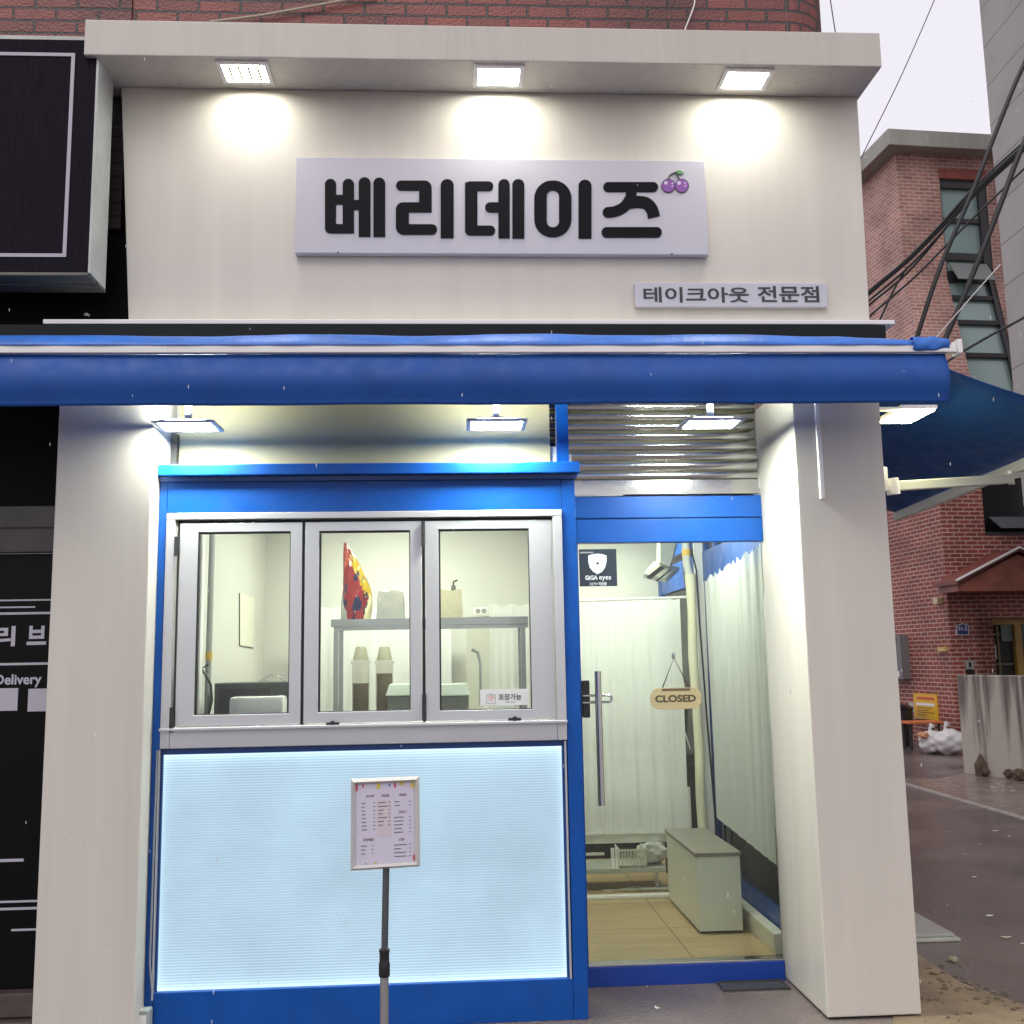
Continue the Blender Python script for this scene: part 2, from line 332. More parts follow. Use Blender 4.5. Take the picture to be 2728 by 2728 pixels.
# ==================================================================== SETTING
# ground
def asphalt():
    m = bpy.data.materials.new('wet_asphalt'); m.use_nodes = True; t = m.node_tree; b = t.nodes['Principled BSDF']
    tc = t.nodes.new('ShaderNodeTexCoord')
    n1 = t.nodes.new('ShaderNodeTexNoise'); n1.inputs['Scale'].default_value = 0.9; n1.inputs['Detail'].default_value = 8
    n2 = t.nodes.new('ShaderNodeTexNoise'); n2.inputs['Scale'].default_value = 90; n2.inputs['Detail'].default_value = 3
    v = t.nodes.new('ShaderNodeTexVoronoi'); v.inputs['Scale'].default_value = 95
    for n in (n1, n2, v): t.links.new(tc.outputs['Object'], n.inputs['Vector'])
    cr = t.nodes.new('ShaderNodeValToRGB'); cr.color_ramp.elements[0].position = 0.35; cr.color_ramp.elements[1].position = 0.65
    cr.color_ramp.elements[0].color = (0.10, 0.080, 0.077, 1); cr.color_ramp.elements[1].color = (0.19, 0.155, 0.145, 1); t.links.new(n1.outputs['Fac'], cr.inputs[0])
    c2 = t.nodes.new('ShaderNodeValToRGB'); c2.color_ramp.elements[0].position = 0.08; c2.color_ramp.elements[0].color = (0.14, 0.13, 0.12, 1); c2.color_ramp.elements[1].position = 0.22; c2.color_ramp.elements[1].color = (0, 0, 0, 1)
    t.links.new(v.outputs['Distance'], c2.inputs[0]); ad = t.nodes.new('ShaderNodeMix'); ad.data_type = 'RGBA'; ad.blend_type = 'ADD'; ad.inputs[0].default_value = 0.6
    t.links.new(cr.outputs[0], ad.inputs[6]); t.links.new(c2.outputs[0], ad.inputs[7]); t.links.new(ad.outputs[2], b.inputs['Base Color'])
    mr = t.nodes.new('ShaderNodeMapRange'); mr.inputs['From Min'].default_value = 0.38; mr.inputs['From Max'].default_value = 0.62; mr.inputs['To Min'].default_value = 0.06; mr.inputs['To Max'].default_value = 0.30
    t.links.new(n1.outputs['Fac'], mr.inputs['Value']); t.links.new(mr.outputs[0], b.inputs['Roughness'])
    bp = t.nodes.new('ShaderNodeBump'); bp.inputs['Strength'].default_value = 0.55; bp.inputs['Distance'].default_value = 0.006
    mm = t.nodes.new('ShaderNodeMath'); mm.operation = 'ADD'; t.links.new(v.outputs['Distance'], mm.inputs[0]); t.links.new(n2.outputs['Fac'], mm.inputs[1]); t.links.new(mm.outputs[0], bp.inputs['Height']); t.links.new(bp.outputs[0], b.inputs['Normal'])
    return m
MB().add([(-150, -150, 0), (150, -150, 0), (150, 150, 0), (-150, 150, 0)], [(0, 1, 2, 3)]).build('ground', asphalt(), kind='structure')
apron_m = mat('wet_concrete', (0.21, 0.165, 0.15), 0.25, var=0.25, vscale=2.5, bump=0.25, bscale=40, rvar=0.15)
kerb_m = mat('kerb_concrete', (0.36, 0.33, 0.30), 0.5, var=0.2, vscale=8, bump=0.2)
k0, k1 = oZ(2395, 2083), oZ(2728, 2181); kd = k1 - k0; k2 = k0 + kd * 2.6
kerbN = np.array([kd[1], -kd[0], 0]) / np.linalg.norm(kd); 
if kerbN @ (oZ(2568, 2062) - k0) < 0: kerbN = -kerbN
A = [k0 - kd * 0.1, k2, k2 + kerbN * 3.6, oZ(2564, 2064) + (0.6, 0.1, 0), oZ(2560, 2062), oZ(2500, 2076)]
MB().poly([(p[0], p[1], -0.02) for p in A], (0, 0, 0.028)).build('driveway', apron_m, kind='structure')
kk = [k0 - kd * 0.6 - kerbN * 0.09, k2 - kerbN * 0.09, k2 - kerbN * 0.003, k0 - kd * 0.6 - kerbN * 0.003]
MB().poly([(p[0], p[1], -0.02) for p in kk], (0, 0, 0.04)).build('kerb', kerb_m, kind='structure')
sand_m = mat('sandy_concrete', (0.13, 0.095, 0.065), 0.45, col2=(0.30, 0.23, 0.14), vscale=3.5, bump=0.6, bscale=45)
pp = [oZ(*p) for p in ((2380, 2500), (2440, 2540), (2500, 2582), (2560, 2620), (2640, 2648), (2760, 2690), (2900, 2760), (2900, 2950), (2300, 2950), (2380, 2722))]
MB().poly([(p[0], p[1], -0.02) for p in pp], (0, 0, 0.025)).build('pavement', sand_m, kind='structure')

# ==================================================================== SHOP BUILDING
XL, XR, X3 = -1.80, 2.05, 1.625          # outer faces, inner face of the right pillar
XP = -1.373                               # inner face of the left pillar
YD = 0.6; YK = 0.13                      # door plane, serving kiosk plane
shop = thing('shop_building', 'brick building with a smooth white shop front, cornice and two square pillars', 'building', (0.1, 0.3, 0))
# upper wall (slightly tapering in the photograph's survey)
mb = MB().hexa([(-1.50, 0, 3.16), (2.03, 0, 3.16), (2.03, 0.16, 3.16), (-1.50, 0.16, 3.16)], [(-1.575, 0, 4.36), (2.045, 0, 4.36), (2.045, 0.16, 4.36), (-1.575, 0.16, 4.36)])
mb.build('facade_wall', facade_m, shop, bevel=0.004)
MB().bbox(-1.66, 2.06, -0.268, 0.2, 4.361, 4.535, 0.005).build('cornice', cornice_m, shop)
MB().bbox(XL, XP, 0.0, 0.9, 0, 2.90, 0.006).build('pillar', facade_m, shop)
MB().bbox(X3, XR, 0.0, 0.62, 0.012, 2.90, 0.006).build('pillar', facade_m, shop)
MB().bbox(XL - 0.04, XR + 0.045, -0.13, 0.2, 3.135, 3.157, 0.004).build('ledge', white_m, shop)
MB().box(XL, XR, 0.02, 0.2, 2.901, 3.134).build('lintel', mat('grey_lintel', (0.12, 0.12, 0.12), 0.5), shop)
# recess ceiling and the board above the serving window
MB().box(XP + 0.03, 0.49, 0.345, 0.36, 2.44, 2.959).build('transom_board', olive_m, shop)
MB().box(XP + 0.001, XP + 0.028, 0.30, 0.344, 2.44, 2.72).build('gap_strip', black_m, shop)
pX0, pX1 = oY(1482, 1150, 0.345)[0], oY(1513, 1150, 0.345)[0]
MB().box(pX0, pX1, 0.33, 0.40, 2.44, 2.95).build('post', blue_m, shop)
MB().box(XP + 0.001, X3 - 0.001, 0.0, 0.9, 2.96, 2.99).build('recess_ceiling', olive_m, shop)
# closing masonry behind the front
MB().box(-1.60, 1.78, 0.202, 0.5, 3.16, 7.5).build('brick_wall', brick_near, shop)
def curved(u, v):
    a = R_(-90 + 90 * u); r = 0.30
    return (1.782 + r * math.cos(a) * 0.92, 0.202 + r + r * math.sin(a), 4.0 + 3.5 * v)
mb = MB(); nn = 10
V = [];
for v in (4.0, 7.5):
    for i in range(nn + 1):
        u = i / nn; x, y, _ = curved(u, 0); 
        V.append((x, y, v))
mb.add(V, [(i, i + 1, nn + 2 + i, nn + 1 + i) for i in range(nn)])
mb.build('rounded_brick_corner', brick_near, shop)
MB().box(2.0, 2.04, 0.66, 7.0, 3.2, 7.5).box(2.0, 2.04, 3.4, 7.0, 0.0, 3.2).build('side_wall', brick_near, shop)
# drip channel on the right pillar
q0, q1 = oY(2173, 1090), oY(2190, 1330)
MB().bbox(q0[0] - 0.008, q0[0] + 0.012, -0.022, -0.001, q1[2], 2.86, 0.002).build('drip_channel', white_m, shop)
# shutter guides, shutter curtain
prof = []
zt_, zb_ = 2.955, 2.515; p = 0.0545; zz = zt_
mbS = MB(); nseg = int((zt_ - zb_) / p)
def slat(u, v):
    z = zt_ - v * nseg * p; ph = (v * nseg) % 1.0
    y = YD - 0.02 - 0.013 * math.sin(math.pi * ph) ** 0.6
    return (0.50 + u * (X3 - 0.012 - 0.50), y, z)
mbS.grid(slat, 4, nseg * 10)
mbS.box(0.50, X3 - 0.012, YD - 0.035, YD - 0.008, zb_ - 0.045, zb_ + 0.002)
mbS.box(0.50, X3 - 0.012, YD - 0.05, YD - 0.02, zb_ - 0.075, zb_ - 0.047)
shut = mbS.build('roller_shutter', mat('shutter_steel', (0.55, 0.55, 0.53), 0.16, metal=1.0, bump=0.05, bscale=20), shop, smooth=True)
# door
d_ = rY(1536, 1448, 2024, 2560, YD); dx0, dx1, dz0, dz1 = d_
dz0 = 0.105; dx0 = 0.645; dx1 = X3 - 0.003; dz1 = 2.19
door = MB().box(0.585, dx1, YD - 0.03, YD + 0.03, 2.318, 2.435).box(0.585, dx1, YD - 0.034, YD + 0.034, dz1, 2.312).build('door', blue_m, shop, bevel=0.003)
MB().box(0.585, dx1, YD - 0.02, YD + 0.02, 2.312, 2.318).build('joint', black_m, door)
MB().box(dx0, dx1 - 0.002, YD - 0.006, YD + 0.006, dz0, dz1).build('glass_pane', doorglass_m, door)
MB().box(0.585, dx0 - 0.001, YD - 0.03, YD + 0.03, 0.0, dz1).build('door_post', blue_m, door)
MB().bbox(0.585, dx1, YD - 0.025, YD + 0.05, 0.0, dz0 - 0.012, 0.003).build('threshold', mat('kick_blue', (0.006, 0.04, 0.27), 0.3, var=0.1), door)
MB().bbox(0.585, dx1, YD - 0.02, YD + 0.05, dz0 - 0.011, dz0 - 0.001, 0.002).build('threshold_trim', steel_m, door)
hx = oY(1597, 1960, YD - 0.07)[0]; h0, h1 = oY(1597, 1788, YD - 0.07)[2], oY(1610, 2146, YD - 0.07)[2]
hd = MB().tube([(hx, YD - 0.07, h1), (hx, YD - 0.07, h0)], 0.017, 16)
for y_ in (YD - 0.07,): pass
hz = oY(1600, 1862, YD - 0.07)[2]
ux = hx + 0.055
lp = [(hx - 0.075, YD - 0.045, hz + 0.017)] + [(ux + 0.017 * math.sin(R_(a)), YD - 0.045, hz + 0.017 * math.cos(R_(a))) for a in range(0, 181, 20)] + [(hx - 0.075, YD - 0.045, hz - 0.017)]
hd.tube(lp, 0.0065, 10); hd.tube([(hx, YD - 0.007, h0 - 0.12), (hx, YD - 0.07, h0 - 0.12)], 0.008).tube([(hx, YD - 0.007, h1 + 0.12), (hx, YD - 0.07, h1 + 0.12)], 0.008)
hd.build('handle', chrome_m, door, smooth=True)
l_ = rY(1543, 1812, 1571, 1912, YD - 0.03)
MB().bbox(dx0 + 0.001, l_[1], YD - 0.045, YD - 0.008, l_[2], l_[3], 0.006).build('door_lock', blackp_m, door)

# room behind the front: floor, walls, ceiling
def tile_mat():
    m = mat('floor_tile', (0.42, 0.30, 0.15), 0.28, col2=(0.58, 0.43, 0.24), vscale=3.5, stretch=(0.5, 3.2, 1))
    t = m.node_tree; b = t.nodes['Principled BSDF']; uv = t.nodes.new('ShaderNodeUVMap'); uv.uv_map = 'metres'
    br = t.nodes.new('ShaderNodeTexBrick'); br.inputs['Scale'].default_value = 1; br.inputs['Brick Width'].default_value = 0.6; br.inputs['Row Height'].default_value = 0.6; br.inputs['Mortar Size'].default_value = 0.004; br.offset = 0.0
    br.inputs['Color1'].default_value = (1, 1, 1, 1); br.inputs['Color2'].default_value = (0.93, 0.93, 0.93, 1); br.inputs['Mortar'].default_value = (0.35, 0.3, 0.22, 1)
    mp = t.nodes.new('ShaderNodeMapping'); mp.inputs['Location'].default_value = (0.12, 0.25, 0); t.links.new(uv.outputs[0], mp.inputs[0]); t.links.new(mp.outputs[0], br.inputs['Vector'])
    l = b.inputs['Base Color'].links[0]; src = l.from_socket; mx = t.nodes.new('ShaderNodeMix'); mx.data_type = 'RGBA'; mx.blend_type = 'MULTIPLY'; mx.inputs[0].default_value = 1
    t.links.new(src, mx.inputs[6]); t.links.new(br.outputs['Color'], mx.inputs[7]); t.links.new(mx.outputs[2], b.inputs['Base Color']); return m
FL = 0.1
MB().box(-1.35, 1.66, YD + 0.052, 3.6, 0.02, FL).build('room_floor', tile_mat(), shop)
MB().box(0.60, 1.72, 3.6, 3.7, 0.1, 2.9).box(-1.55, 0.60, 2.6, 2.7, 0.1, 2.9).box(0.56, 0.6, 0.65, 2.6, 0.1, 2.9).box(-1.40, -1.32, 0.40, 2.6, 0.1, 2.9).build('room_wall', roomwall_m, shop)
MB().box(-1.36, 1.70, YD + 0.05, 3.7, 2.62, 2.66).box(-1.31, 0.55, 0.37, YD + 0.049, 2.62, 2.66).build('room_ceiling', mat('ceiling_board', (0.7, 0.7, 0.66), 0.7), shop)
# side window with blue frames, and the low wall moulding
sw = MB().box(1.672, 1.70, YD + 0.05, 3.55, 2.35, 2.62).box(1.672, 1.70, YD + 0.05, 3.55, 0.18, 0.30).box(1.66, 1.70, 3.48, 3.6, 0.30, 2.35).box(1.66, 1.70, 2.0, 2.06, 0.30, 2.35).build('side_window_frame', blue_m, shop)
MB().box(1.676, 1.684, YD + 0.06, 3.47, 0.30, 2.35).build('side_glass', pane_m, sw)
MB().bbox(1.60, 1.66, YD + 0.06, 3.5, FL + 0.001, 0.20, 0.006).build('skirting', mat('skirting', (0.7, 0.68, 0.6), 0.5), shop)
MB().box(0.9, 1.6, 0.62, 0.66, 2.40, 2.62).box(-1.3, 0.6, 0.37, 0.40, 2.40, 2.62).build('inner_lintel', white_m, shop)
MB().bbox(0.62, 1.5, 1.97, 2.03, FL + 0.001, FL + 0.02, 0.003).build('floor_rail', white_m, shop)

# room lamps (lit); the front pair is added to light the things inside
def room_lamp(x, y, z, label):
    r = thing('ceiling_lamp', label, 'lamp', (x, y, z), group='lit lamps on the shop ceiling')
    MB().box(x - 0.32, x + 0.32, y - 0.06, y + 0.06, z - 0.03, z - 0.001).build('housing', white_m, r)
    MB().box(x - 0.31, x + 0.31, y - 0.05, y + 0.05, z - 0.042, z - 0.031).build('diffuser', tube_e, r)
room_lamp(-0.35, 0.50, 2.62, 'added long lit ceiling lamp, hidden close behind the folding windows to light the worktop')
room_lamp(-0.35, 1.75, 2.62, 'long lit ceiling lamp over the back of the kitchen')
room_lamp(1.15, 1.15, 2.62, 'added long lit ceiling lamp, hidden just behind the glass door to light the entrance')
room_lamp(1.15, 2.8, 2.62, 'long lit ceiling lamp at the back of the room behind the sheer curtain')

# ==================================================================== LAMPS OUTSIDE
def flood(x, y, z, label, em, wx=0.118, wy=0.098, group=None, frame=True):
    r = thing('floodlight', label, 'lamp', (x, y, z), group=group)
    o = 0.022 if frame else 0.006
    R0 = [(x - wx - o, y - wy - o, z), (x + wx + o, y - wy - o, z), (x + wx + o, y + wy + o, z), (x - wx - o, y + wy + o, z)]
    R1 = [(x - wx, y - wy, z), (x + wx, y - wy, z), (x + wx, y + wy, z), (x - wx, y + wy, z)]
    MB().ring(R0, R1, (0, 0, -0.012)).build('frame', white_m, r, bevel=0.002)
    MB().box(x - wx + 0.001, x + wx - 0.001, y - wy + 0.001, y + wy - 0.001, z - 0.008, z - 0.001).build('lens', em, r)
    return r
G1 = 'floodlights under the cornice'
fl1 = flood(-0.955, -0.150, 4.360, 'lit square floodlight under the cornice, left of the sign, striped lens', lamp_e, 0.098, 0.070, G1)
copy_tree(fl1, (0.237, -0.150, 4.360), 'lit square floodlight under the cornice, above the middle of the large sign')
copy_tree(fl1, (1.43, -0.150, 4.360), 'lit square floodlight under the cornice at its right end, above the cherries')
for k in range(4): MB().box(-0.955 - 0.072 + 0.044 * k, -0.955 - 0.060 + 0.044 * k, -0.215, -0.085, 4.347, 4.3510).build('lens_bar', mat('lens_bar_tan', (0.5, 0.4, 0.2), 0.4), fl1)
G2 = 'floodlights in the recess under the awning'
LZ = 2.695
def lampx(px): return oZ(px, 1128, LZ)
LY = lampx(1320)[1]
f2 = flood(lampx(497)[0], LY, LZ, 'lit floodlight on a short bracket next to the left pillar', lampc_e, 0.118, 0.082, G2)
MB().box(lampx(497)[0] - 0.09, lampx(497)[0] + 0.09, LY - 0.06, LY + 0.06, LZ + 0.001, LZ + 0.012).box(lampx(497)[0] - 0.015, lampx(497)[0] + 0.015, LY - 0.01, LY + 0.01, LZ + 0.0125, 3.019).build('housing', white_m, f2)
f3 = copy_tree(f2, (lampx(1322)[0], LY, LZ), 'very bright lit floodlight above the right folding window')
f4 = copy_tree(f2, (lampx(1890)[0], LY, LZ), 'very bright lit floodlight in front of the steel shutter')

# ==================================================================== SIGNS
Z1, Z2 = 3.512, 3.992; sx0, sx1 = -0.732, 1.243
sg = thing('shop_sign', 'large pale grey sign board with five rounded black Korean syllables and two purple cherries', 'sign', (0.25, -0.002, 3.51))
MB().bbox(sx0, sx1, -0.04, -0.002, Z1, Z2, 0.003).build('board', sign_m, sg)
def SC(x, y):   # lettering survey frame -> metres on the board's face
    p_ = oY(800 + x / 1.7564, 400 + y / 1.7564, -0.045); return (p_[0], p_[2])
lev = [0]
def face_poly(mb, pts2, y0=-0.040):
    lev[0] += 1; mb.poly([(p[0], y0 + 0.001, p[1]) for p in pts2], (0, -0.004 - 0.0003 * lev[0], 0))
def S(pts): return [SC(*p) for p in pts]
def syllable(shapes, ring=None):
    lev[0] = 0; mb = MB()
    for s_ in shapes: face_poly(mb, S(s_))
    if ring:
        o_, i_ = S(ring[0]), S(ring[1]); mb.ring([(p[0], -0.039, p[1]) for p in o_], [(p[0], -0.039, p[1]) for p in i_], (0, -0.005, 0))
    return mb.build('letter', signtxt_m, sg)
RR = rrect; h = 26
syllable([RR(115, 167, 133, 388, (h, h, 2, 24)), RR(198, 251, 133, 388, (h, h, 1, 1)), RR(160, 205, 208, 253, 1), RR(150, 210, 345, 388, 1),
          RR(245, 280, 232, 278, 1), RR(273, 328, 126, 404, (27, 27, 1, 1)), RR(342, 397, 128, 404, (27, 27, 1, 1))])
syllable([RR(448, 615, 141, 188, (23, 34, 1, 23)), RR(556, 615, 176, 290, (1, 1, 1, 1)), RR(447, 612, 243, 290, (34, 1, 1, 1)), RR(447, 508, 278, 357, 1), RR(447, 640, 346, 394, (1, 24, 24, 36)),
          RR(657, 718, 135, 410, (30, 30, 1, 1))])
syllable([RR(771, 903, 145, 190, (22, 22, 22, 1)), RR(771, 829, 150, 374, 1), RR(771, 912, 352, 398, (1, 23, 23, 24)), RR(865, 935, 243, 290, (23, 1, 1, 23)), RR(927, 980, 135, 411, (26, 26, 1, 1)), RR(992, 1048, 135, 412, (27, 27, 1, 1))])
syllable([RR(1302, 1363, 137, 413, (30, 30, 1, 1))], (RR(1095, 1269, 141, 406, 84, 12), RR(1153, 1211, 187, 360, 28, 12)))
syllable([RR(1418, 1675, 148, 195, 23), ribbon([(1549, 190), (1545, 222), (1518, 262), (1478, 284), (1440, 290)], 50, False, True), ribbon([(1536, 246), (1575, 241), (1618, 247), (1645, 275), (1656, 313)], 56, False, False), RR(1410, 1692, 359, 408, 24)])
pur = mat('cherry_purple', (0.23, 0.075, 0.33), 0.4); ol = mat('cherry_outline', (0.05, 0.02, 0.08), 0.4); lea = mat('leaf_green', (0.11, 0.28, 0.09), 0.4); hi = mat('highlight', (0.6, 0.5, 0.68), 0.4)
lev[0] = 0
e1 = MB(); face_poly(e1, S(disc(1723, 166, 33))); face_poly(e1, S(disc(1786, 166, 33)))
em = e1.build('cherry_emblem', ol, sg)
e2 = MB(); face_poly(e2, S(disc(1723, 166, 29))); face_poly(e2, S(disc(1786, 166, 29))); e2.build('cherry', pur, em)
e3 = MB(); face_poly(e3, S(disc(1711, 153, 8.5))); face_poly(e3, S(disc(1772, 153, 9))); face_poly(e3, S(disc(1741, 154, 4))); face_poly(e3, S(disc(1741, 167, 4))); face_poly(e3, S(disc(1801, 154, 4))); face_poly(e3, S(disc(1801, 167, 4))); e3.build('highlight', hi, em)
e4 = MB(); face_poly(e4, S(ribbon([(1722, 136), (1730, 116), (1758, 102)], 4))); face_poly(e4, S(ribbon([(1774, 134), (1764, 120), (1758, 104)], 4))); e4.build('stem', mat('stem', (0.04, 0.07, 0.04), 0.5), em)
e5 = MB(); face_poly(e5, S([(1757, 100), (1766, 95), (1782, 97), (1794, 107), (1784, 113), (1768, 114)])); e5.build('leaf', lea, em)
for px in (900, 1790): p_ = oY(px, 676 if px < 1000 else 680, -0.041); MB().tube([(p_[0], -0.039, p_[2] + 0.006), (p_[0], -0.044, p_[2] + 0.006)], 0.004, 10).build('screw', black_m, sg)

a_ = rY(1692, 753, 2204, 817, -0.03)
sg2 = thing('small_sign', 'narrow pale grey strip sign with small dark Korean lettering under the large sign', 'sign', ((a_[0] + a_[1]) / 2, -0.002, a_[2]))
MB().bbox(a_[0], a_[1], -0.03, -0.002, a_[2], a_[3], 0.003).build('board', sign_m, sg2)
b_ = rY(1714, 765, 1995, 806, -0.031); text_mesh('테이크아웃', 'lettering', smalltxt_m, sg2, b_, ((0, -0.030, 0), (1, 0, 0)), bold=0.022)
b_ = rY(2018, 762, 2182, 805, -0.031); text_mesh('전문점', 'lettering', smalltxt_m, sg2, b_, ((0, -0.030, 0), (1, 0, 0)), bold=0.022)

# ==================================================================== FRONT AWNING
YA = -0.45
aw = thing('front_awning', 'long blue retracted awning with hanging valance and white front bar above the shop window', 'awning', (0, -0.2, 2.9))
xr_bar = oY(2545, 944, YA)[0]; xr_val = oY(2524, 1010, YA)[0]; ztb, zbb = 2.932, 2.897
MB().bbox(-2.6, xr_bar, YA - 0.02, YA + 0.02, zbb, ztb, 0.004).build('front_bar', white_m, aw)
MB().bbox(xr_bar + 0.0005, xr_bar + 0.022, YA - 0.03, YA + 0.035, zbb - 0.008, ztb + 0.022, 0.006).build('end_cap', white_m, aw)
MB().box(XL - 0.9, XR - 0.02, -0.17, -0.002, 3.02, 3.118).build('cassette', mat('cassette_grey', (0.012, 0.014, 0.015), 0.5, spec=0.15), aw)
def valf(u, v):
    x = -2.6 + u * (xr_val + 2.6)
    y = YA + 0.004 - 0.030 * math.sin(math.pi * min(1, v * 1.02)) ** 1.3 + 0.003 * math.sin(x * 5.1) * v + 0.0015 * math.sin(x * 17) * v
    return (x, y, zbb - 0.001 - v * (0.221 + 0.001 * math.sin(x * 6)))
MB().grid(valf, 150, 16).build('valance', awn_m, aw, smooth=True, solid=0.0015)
rn = random.Random(4); wv = [(rn.uniform(0.3, 3.4), rn.uniform(0, 6.3), rn.uniform(0.3, 1)) for _ in range(9)]
def rollf(u, v):
    x = -2.6 + u * (xr_bar - 0.08 + 2.6); k = sum(a * math.sin(f * x * 2.2 + p_) for f, p_, a in wv) / 5
    t = v; edge = 1.0
    if x > xr_bar - 0.5: edge = 0.55 + 0.45 * max(0, (xr_bar - 0.08 - x) / 0.42)
    z = ztb - 0.004 + 0.078 * edge * math.sin(math.pi * 0.5 * min(1, t * 2.2)) * (1 + 0.12 * k) + t * 0.0 + 0.004 * k * t
    y = YA - 0.024 + 0.30 * t - 0.012 * math.sin(math.pi * min(1, t * 2)) * (1 + 0.35 * k) + 0.002 * math.sin(22 * x + 3 * k)
    return (x, y, z)
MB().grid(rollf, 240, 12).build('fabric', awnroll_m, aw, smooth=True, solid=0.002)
# bunched end of the wet cloth hanging over the bar
mb = MB()
def bunch(u, v):
    x = xr_bar - 0.20 + 0.165 * u; a = -1.0 + 3.3 * v
    r = (0.034 + 0.005 * math.sin(5 * u + 6 * v) + 0.0025 * math.sin(13 * u - 9 * v)) * (1 - 0.25 * u * u)
    return (x, YA - 0.008 - r * math.cos(a) * 0.75, ztb + 0.004 + r * math.sin(a) - 0.006 * u)
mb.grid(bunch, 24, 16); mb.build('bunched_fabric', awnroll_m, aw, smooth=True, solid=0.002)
for x in (-1.4, 0.35, 1.75):
    MB().tube([(x, -0.02, 2.98), (x + 0.25, -0.25, 2.97), (x - 0.02, YA + 0.03, 2.955)], 0.012, 8).build('folding_arm', white_m, aw, smooth=True)

# ==================================================================== SIDE AWNING
sa = thing('side_awning', 'dark blue open awning over the alley side with a pale arm and front rail', 'awning', (2.1, 1.2, 3.2))
XF = 3.2; n0 = oX(2728, 1216, XF); n1 = oX(2385, 1372, XF)
fA = np.array([2.09, -0.02, 3.08]); fB = np.array([2.09, 2.62, 3.08]); bA = np.array([XF, -0.02, 2.70]); bB = np.array([XF, n1[1], n1[2] + 0.02])
def sfab(u, v):
    p0 = fA + (fB - fA) * u; p1 = bA + (bB - bA) * u; p_ = p0 + (p1 - p0) * v; p_ = p_.copy(); p_[2] -= 0.05 * math.sin(math.pi * v) * (0.6 + 0.4 * math.sin(2.2 * u + 0.4)); return p_
MB().grid(sfab, 24, 16).build('canopy', awn_m, sa, smooth=True, solid=0.002)
rail = MB(); d_r = bB - bA; rail.hexa([bA + (-.02, 0, -.075), bA + (.02, 0, -.075), bB + (.02, 0, -.065), bB + (-.02, 0, -.065)], [bA + (-.02, 0, -.012), bA + (.02, 0, -.012), bB + (.02, 0, -.004), bB + (-.02, 0, -.004)])
rail.build('front_rail', white_m, sa, bevel=0.004)
# arm: from bracket on the wall to the rail
a0 = oX(2378, 1296, 2.16); a1 = oX(2693, 1276, 3.02)
dv_ = (a1 - a0); arm = MB(); sd = np.cross(dv_, [0, 0, 1]); sd /= np.linalg.norm(sd); uu = np.cross(sd, dv_); uu /= np.linalg.norm(uu)
def beam(mb, p, q, w_, h_):
    p = np.array(p, float); q = np.array(q, float); d = q - p; s_ = np.cross(d, [0, 0, 1]); s_ /= np.linalg.norm(s_); u_ = np.cross(s_, d); u_ /= np.linalg.norm(u_)
    f = lambda c: [c - s_ * w_ - u_ * h_, c + s_ * w_ - u_ * h_, c + s_ * w_ + u_ * h_, c - s_ * w_ + u_ * h_]
    mb.hexa(f(p), f(q)); return mb
beam(arm, a0, a1, 0.022, 0.024); beam(arm, a1 - dv_ * 0.02 + uu * 0.012, a1 + dv_ * 0.09 + uu * 0.02, 0.014, 0.016)
arm.build('arm', mat('cream_metal', (0.58, 0.60, 0.50), 0.35), sa, bevel=0.004)
jt = MB().tube([a0 + uu * 0.04, a0 - uu * 0.04], 0.032, 16); jt.bbox(2.052, 2.12, a0[1] - 0.05, a0[1] + 0.06, a0[2] - 0.03, a0[2] + 0.09, 0.006)
jt.build('arm_joint', white_m, sa, smooth=True)
MB().tube([a1 + uu * 0.045, a1 - uu * 0.03], 0.016, 12).build('arm_pin', white_m, sa)
MB().box(2.052, 2.10, -0.02, 2.62, 3.03, 3.11).build('wall_rail', white_m, sa)
# side floodlight
fs = thing('floodlight', 'lit yellowish floodlight outside the right pillar, beneath the side awning', 'lamp', (2.2, 0.2, 2.86))
e0, e1_ = oZ(2343, 1127, 2.76), oZ(2425, 1093, 2.76)
lx0, lx1 = min(e0[0], e1_[0]), max(e0[0], e1_[0]); ly0, ly1 = sorted((e0[1], e1_[1])); lx0 = max(lx0, 2.07); lx1 = lx0 + 0.16
MB().bbox(lx0 - 0.012, lx1 + 0.012, ly0 - 0.012, ly1 + 0.012, 2.766, 2.785, 0.004).build('housing', white_m, fs)
MB().box(lx0, lx1, ly0, ly1, 2.758, 2.7655).build('lens', lampy_e, fs)
MB().box(2.0505, lx0 - 0.012, ly0 + 0.02, ly0 + 0.06, 2.768, 2.782).build('bracket', white_m, fs)
# round sign on the side wall, seen nearly edge-on
rs = thing('half_round_sign', 'violet blue half-round sign peeking out from behind the right pillar edge', 'sign', (2.1, 0.3, 2.05))
cz_ = oY(2366, 1405, 0.3)[2]
mb = MB(); mb.poly([(2.053 + 0.125 * math.cos(a), 0.30, cz_ + 0.22 * math.sin(a)) for a in [-math.pi / 2 + math.pi * k / 24 for k in range(25)]], (0, 0.05, 0))
mb.build('disc', mat('violet_blue', (0.03, 0.05, 0.42), 0.4), rs, bevel=0.006)

